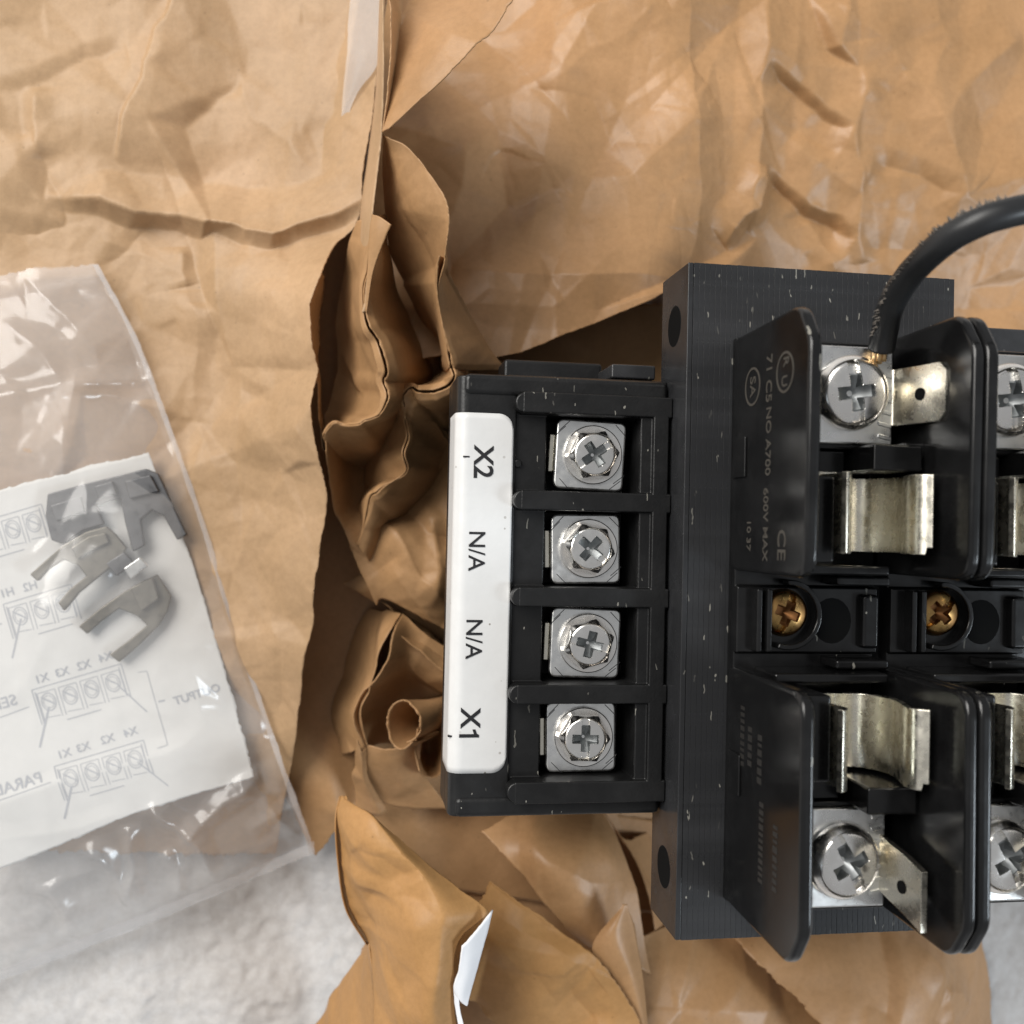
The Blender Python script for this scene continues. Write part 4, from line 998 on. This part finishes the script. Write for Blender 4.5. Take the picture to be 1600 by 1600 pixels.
# ------------------------------------------------------------------ jumper wire
def wire():
    root = bpy.data.objects.new('jumper_wire', None); COL.objects.link(root); root.location = (0, 0, 0); root.empty_display_size = 0.01
    pts = [(1377, 545, 81), (1383, 515, 82.5), (1392, 478, 85), (1418, 434, 89), (1455, 395, 93.5), (1500, 362, 97), (1560, 337, 99), (1640, 322, 99), (1720, 325, 97), (1800, 350, 92)]
    P = cr(np.array([at(*p) for p in pts]), 90)
    o = link('insulation', tube_mesh('insulation', P, 1.55, 18), M_WIRE, root, True)
    E = cr(np.array([at(1373, 566, 80.6), at(1375, 552, 81.2), at(1377.5, 541, 81.3), at(1380, 526, 82.2)]), 12)
    for q in range(7):
        off = np.array([0.62 * math.cos(q * 1.05), 0.25 * math.sin(q * 1.05 + 1), 0.55 * math.sin(q * 1.05)]) * (0 if q == 6 else 1)
        link('copper_strand', tube_mesh('copper_strand', E + off, 0.36, 8), M_COPPER, root, True)
    # ragged flash left along the outside of the bend
    rg = random.Random(3)
    for i in range(8, 62):
        t = P[i + 1] - P[i - 1]; t /= np.linalg.norm(t)
        side = np.cross(t, [0, 0, 1.0]); side /= np.linalg.norm(side); side = -side
        if side[0] > 0: side = -side
        for q in (0.0, 0.5):
            if rg.random() < 0.25: continue
            c = P[i] * (1 - q) + P[i + 1] * q; b = c + side * 1.42 + np.array([0, 0, rg.uniform(-0.35, 0.6)])
            h = rg.uniform(0.25, 0.8); wd = rg.uniform(0.14, 0.3); up = np.array([0, 0, 1.0])
            V = [b + t * wd, b - t * wd * 0.4 + up * wd, b - t * wd * 0.4 - up * wd, b + side * h + t * rg.uniform(-0.2, 0.2)]
            me = mesh_pd('flash', V, [(0, 1, 2), (0, 1, 3), (1, 2, 3), (2, 0, 3)]); fix(me)
            BURRS.append(([tuple(v) for v in V], [(0, 1, 2), (0, 1, 3), (1, 2, 3), (2, 0, 3)]))
            bpy.data.meshes.remove(me)
    fl = link('insulation_burr', join_parts('insulation_burr', BURRS), M_FLASH, root); fl['kind'] = 'stuff'
    tag(root, 'thick black jumper wire curving up from the fuse holder screw', 'wire')
BURRS = []
wire()

# ------------------------------------------------------------------ bag, leaflet, clips
def bag_z(x, y):
    """height of the paper surface the bag lies on"""
    return 0.0

def leaflet():
    root_z = 14.4
    edge_top = [(-90, 790), (0, 765), (120, 735), (232, 708)]
    rows = [[(-90, 790, 14.8), (20, 760, 14.8), (130, 733, 14.9), (232, 708, 15.0)],
            [(-90, 930, 14.6), (40, 905, 14.6), (170, 880, 14.8), (297, 868, 14.8)],
            [(-90, 1090, 14.4), (60, 1060, 14.5), (200, 1030, 14.6), (346, 1030, 14.4)],
            [(-90, 1240, 13.6), (60, 1205, 13.9), (220, 1165, 14.0), (378, 1140, 13.6)],
            [(-90, 1392, 11.6), (70, 1330, 12.4), (220, 1268, 13.0), (398, 1214, 12.8)]]
    S = Sheet(); G = S.add(rows, 140, 140, crum=[(61, 30, 0.25), (62, 12, 0.08)], creases=[([(-60, 1285), (120, 1215), (260, 1180), (330, 1130)], 0.5, 1.2, 3.0), ([(-60, 1330), (100, 1300), (200, 1262)], 0.35, 1.0, 2.0)], zref=14, edge=0.15)
    o = S.build('instruction_leaflet', M_SHEET, 0.1)
    tag(o, 'white instruction leaflet with faint mirrored wiring diagrams inside the plastic bag', 'leaflet')
    Gf = G.reshape(-1, 3)
    def surf(x, y):
        d = (Gf[:, 0] - x) ** 2 + (Gf[:, 1] - y) ** 2; k = np.argpartition(d, 4)[:4]; wgt = 1 / (d[k] + 0.01)
        return float((Gf[k, 2] * wgt).sum() / wgt.sum())
    top = 0.1
    # printed line work, drawn as thin flat strips lying on the leaflet
    strips = []
    def line(p, q, wd=0.12):
        a, b = at(p[0], p[1], 14.2), at(q[0], q[1], 14.2); n = max(2, int(np.linalg.norm(b - a) / 1.2) + 1)
        t = (b - a)[:2]; t /= max(np.linalg.norm(t), 1e-6); nn = np.array([-t[1], t[0]]) * wd / 2
        V = []
        for i in range(n):
            c = a + (b - a) * i / (n - 1); z = surf(c[0], c[1]) + top
            V += [(c[0] + nn[0], c[1] + nn[1], z), (c[0] - nn[0], c[1] - nn[1], z)]
        strips.append((V, [(2 * i, 2 * i + 1, 2 * i + 3, 2 * i + 2) for i in range(n - 1)]))
    def circle(c, rx, ry, rot, wd=0.12, n=18):
        P = []
        for k in range(n + 1):
            a = 2 * math.pi * k / n; x, y = rx * math.cos(a), ry * math.sin(a); P.append((c[0] + x * math.cos(rot) - y * math.sin(rot), c[1] + x * math.sin(rot) + y * math.cos(rot)))
        for a, b in zip(P[:-1], P[1:]): line(a, b, wd)
    rot = math.radians(-16.5); cs, sn = math.cos(rot), math.sin(rot)
    def loc(o_, x, y): return (o_[0] + x * cs - y * sn, o_[1] + x * sn + y * cs)
    def block(o_, nterm=4, pitch=35, h=56, leads=True):
        w_ = pitch * nterm + 6
        for a, b in (((0, 0), (w_, 0)), ((0, 0), (0, h)), ((w_, 0), (w_, h)), ((4, 5), (4, h + 2)), ((w_ - 5, 4), (w_ - 5, h - 6))): line(loc(o_, *a), loc(o_, *b), 0.16)
        for k in range(nterm):
            x = 6 + k * pitch
            for a, b in (((x, 8), (x + pitch - 6, 8)), ((x, 8), (x, h - 4)), ((x + pitch - 6, 8), (x + pitch - 6, h - 4)), ((x + 4, h - 8), (x + pitch - 9, h - 6))): line(loc(o_, *a), loc(o_, *b), 0.12)
            c = loc(o_, x + pitch / 2 - 3, 25)
            circle(c, 11, 14, rot, 0.16); circle(c, 8, 10, rot, 0.10)
            for d in (-3.5, 0, 3.5): line(loc(o_, x + pitch / 2 - 10 + d, 18 + d), loc(o_, x + pitch / 2 + 4 + d, 32 + d - 3), 0.14)
        line(loc(o_, 40, h + 4), loc(o_, 96, h + 4), 0.16)
    B1, B2, B3, B4 = (50, 1078), (84, 1198), (6, 944), (-70, 828)
    block(B1); block(B2); block(B3, 3); block(B4, 4, 34)
    line((77, 1104), (62, 1168), 0.32); line((185, 1070), (230, 1112), 0.22); line((112, 1228), (98, 1282), 0.3); line((215, 1190), (262, 1230), 0.2)
    line((34, 966), (20, 1028), 0.26)
    line((216, 1050), (230, 1048)); line((230, 1048), (262, 1164)); line((262, 1164), (246, 1169)); line((248, 1096), (258, 1094), 0.3)
    line((0, 1121), (46, 1104), 0.16); line((-20, 1258), (80, 1222), 0.16); line((-20, 982), (4, 974), 0.16)
    link('printed_diagram', join_parts('printed_diagram', strips), M_PRINT, o)
    def word(s, px, py, size, ang=16.5):
        c = at(px, py, 14.2); M = Matrix.Translation((c[0] * MM, c[1] * MM, 0)) @ Matrix.Rotation(math.radians(ang), 4, 'Z')
        text_mesh('printed_word', s, size, M_PRINT, o, M, 0.012, 0.02, flip=True, warp=lambda x, y: surf(x, y) + top + 0.03)
    word('PARALLEL', 10, 1232, 2.6); word('SERIES', -8, 1103, 2.6)
    for s, px, py in (('X1', 66, 1060), ('X3', 98, 1050), ('X2', 132, 1039), ('X4', 166, 1026), ('X1', 100, 1178), ('X3', 130, 1168), ('X2', 168, 1155), ('X4', 204, 1144), ('H1', 12, 926), ('H2', 48, 916)):
        word(s, px, py, 1.9)
    word('OUTPUT', 308, 1085, 2.0)
leaflet()

def clips():
    Z0 = 15.6
    def flat(name, poly, z, th, mat, parent=None, bev=0.22):
        pts = [tuple(at(x, y, z)[:2]) for x, y in poly]
        return prism(name, pts, z, z + th, mat, parent, bev=bev)
    g = 'loose fuse clips inside the bag'
    a = flat('fuse_clip', [(78, 772), (137, 756), (187, 744), (231, 733), (250, 741), (266, 775), (294, 835), (279, 844), (258, 806), (240, 797), (222, 812), (228, 852), (210, 862), (198, 816), (191, 779), (152, 790), (166, 819), (134, 828), (103, 850), (84, 844), (75, 806)], Z0, 1.5, M_GREYCLIP)
    tag(a, 'dark grey pronged fuse clip, topmost of the loose clips in the bag', 'clip', g)
    flat('folded_lug', [(150, 760), (178, 752), (185, 772), (156, 780)], Z0 + 1.4, 1.3, M_GREYCLIP, a)
    flat('jaw', [(80, 790), (128, 776), (134, 800), (90, 815)], Z0 + 1.45, 1.0, M_GREYCLIP, a)
    flat('jaw', [(196, 752), (236, 742), (250, 768), (204, 780)], Z0 + 1.45, 0.8, M_GREYCLIP, a)
    b = flat('fuse_clip', [(50, 897), (78, 872), (103, 851), (137, 831), (169, 822), (184, 836), (200, 856), (188, 876), (160, 898), (126, 926), (103, 954), (94, 941), (112, 920), (137, 900), (126, 884), (103, 874), (80, 888), (62, 908)], Z0 + 1.6, 1.3, M_BEIGECLIP)
    tag(b, 'dull beige fuse clip with two prongs and a bright lug in the bag', 'clip', g)
    flat('bright_lug', [(194, 888), (220, 870), (233, 884), (206, 905)], Z0 + 3.0, 0.8, M_ZINC, b)
    flat('jaw', [(112, 856), (140, 838), (166, 832), (172, 848), (146, 860), (122, 874)], Z0 + 2.85, 0.7, M_BEIGECLIP, b)
    flat('jaw', [(168, 880), (196, 862), (212, 880), (184, 900)], Z0 + 1.9, 1.3, M_GREYCLIP, b)
    c = flat('fuse_clip', [(125, 978), (158, 950), (194, 925), (222, 908), (247, 897), (269, 931), (263, 955), (250, 976), (222, 1004), (188, 1034), (173, 1022), (205, 998), (231, 976), (217, 962), (188, 950), (160, 970), (138, 990)], Z0 - 0.1, 1.0, M_BEIGECLIP)
    tag(c, 'beige curved fuse clip, lowest of the loose clips, pointing at the wiring diagram', 'clip', g)
    flat('jaw', [(205, 918), (240, 902), (250, 935), (222, 955)], Z0 + 0.95, 1.1, M_BEIGECLIP, c)
clips()

def bag():
    B = Sheet()
    rows = [[(-120, 440, 14.0), (0, 428, 14.0), (80, 416, 14.0), (152, 412, 13.6)],
            [(-120, 560, 16.0), (20, 545, 17.0), (120, 530, 16.5), (212, 525, 14.0)],
            [(-120, 700, 18.0), (30, 690, 19.0), (150, 670, 18.5), (262, 655, 14.4)],
            [(-120, 830, 19.0), (40, 820, 20.0), (190, 810, 20.5), (315, 805, 14.6)],
            [(-120, 960, 18.5), (60, 950, 20.0), (220, 940, 20.0), (365, 965, 14.6)],
            [(-120, 1100, 17.5), (70, 1085, 18.0), (250, 1070, 17.5), (412, 1105, 14.0)],
            [(-120, 1250, 15.0), (80, 1230, 16.5), (270, 1200, 16.0), (455, 1230, 12.5)],
            [(-120, 1400, 9.0), (80, 1350, 12.0), (300, 1300, 12.0), (478, 1290, 10.5)],
            [(-120, 1575, 3.5), (0, 1535, 4.0), (180, 1462, 5.0), (340, 1400, 6.0), ][:4],
            ]
    rows[-1] = [(-120, 1578, 3.0), (60, 1510, 4.0), (260, 1430, 5.0), (490, 1332, 7.0)]
    creases = [([(0, 495), (60, 560), (100, 600), (240, 585)], 0.9, 1.5, 1.0), ([(-80, 640), (60, 610), (140, 592), (250, 578)], 1.3, 1.0, 1.6), ([(20, 420), (80, 480), (150, 540), (160, 580)], 1.0, 2.0, 1.0),
               ([(80, 620), (105, 680), (95, 760)], 0.8, 1.0, 1.4), ([(10, 1110), (60, 1040), (80, 990)], 0.7, 0.8, 1.0), ([(250, 960), (300, 1060), (330, 1180)], 0.6, 1.5, 1.0),
               ([(220, 1260), (300, 1320), (330, 1400)], 2.4, 1.2, 1.0), ([(270, 1340), (330, 1270), (400, 1220)], 2.2, 1.0, 1.2), ([(190, 1290), (200, 1380), (190, 1450)], 2.2, 1.2, 0.8), ([(120, 1330), (160, 1370), (190, 1440)], 2.4, 1.4, 1.0), ([(20, 1420), (100, 1390), (160, 1370)], 1.6, 1.6, 1.0), ([(250, 1345), (270, 1380), (262, 1425)], 1.8, 0.9, 0.9), ([(60, 1400), (90, 1450), (100, 1495)], 1.8, 1.2, 1.0), ([(400, 1250), (440, 1300), (470, 1340)], 1.6, 0.9, 1.1), ([(380, 1310), (440, 1280), (480, 1270)], 0.9, 0.9, 1.2), ([(260, 1290), (270, 1350), (275, 1420)], -0.8, 1.0, 1.4)]
    B.add(rows, 240, 190, crum=[(71, 16, 1.9), (72, 7, 0.8), (73, 3.5, 0.2)], wav=[(74, 22, 0.3)], creases=creases, zref=17, edge=0.2, fade=0.05)
    under = [[(p[0], p[1], max(1.6, p[2] - (3.6 if 0 < i < 8 else 0.3))) for p in r] for i, r in enumerate(rows)]
    under = [[(p[0], p[1], (12.9 if p[1] < 1150 else p[2])) for p in r] for r in under]
    B.add(under, 150, 120, crum=[(75, 14, 0.8), (72, 7, 0.3)], edge=0.2, fade=0.05)
    o = B.build('plastic_bag', M_FILM, 0.0)
    o.modifiers.clear()
    tag(o, 'wrinkled clear plastic bag holding the leaflet and metal clips on the paper', 'bag')
    # welded seam along the right side
    S = Sheet()
    R = [(152, 412, 13.8), (212, 525, 14.3), (262, 655, 14.7), (315, 805, 14.9), (365, 965, 14.9), (412, 1105, 14.3), (455, 1230, 12.9), (478, 1290, 11), (490, 1332, 7.4)]
    S.add([[(p[0] - 7, p[1] + 2, p[2] + 0.35) for p in R], [(p[0] + 1, p[1], p[2] + 0.1) for p in R]], 6, 160, crum=[(73, 3.5, 0.12)], edge=0.1)
    s = S.build('side_seam', M_SEAM, 0.05, o); s.modifiers.clear()
    S = Sheet(); R = rows[-1]
    S.add([[(p[0], p[1] - 16, p[2] + 0.9) for p in R], [(p[0] + 1, p[1] + 1, p[2] + 0.3) for p in R]], 8, 200, crum=[(73, 3.5, 0.3), (72, 7, 0.5)], edge=0.1)
    s = S.build('bottom_seam', M_SEAM, 0.05, o); s.modifiers.clear()
bag()
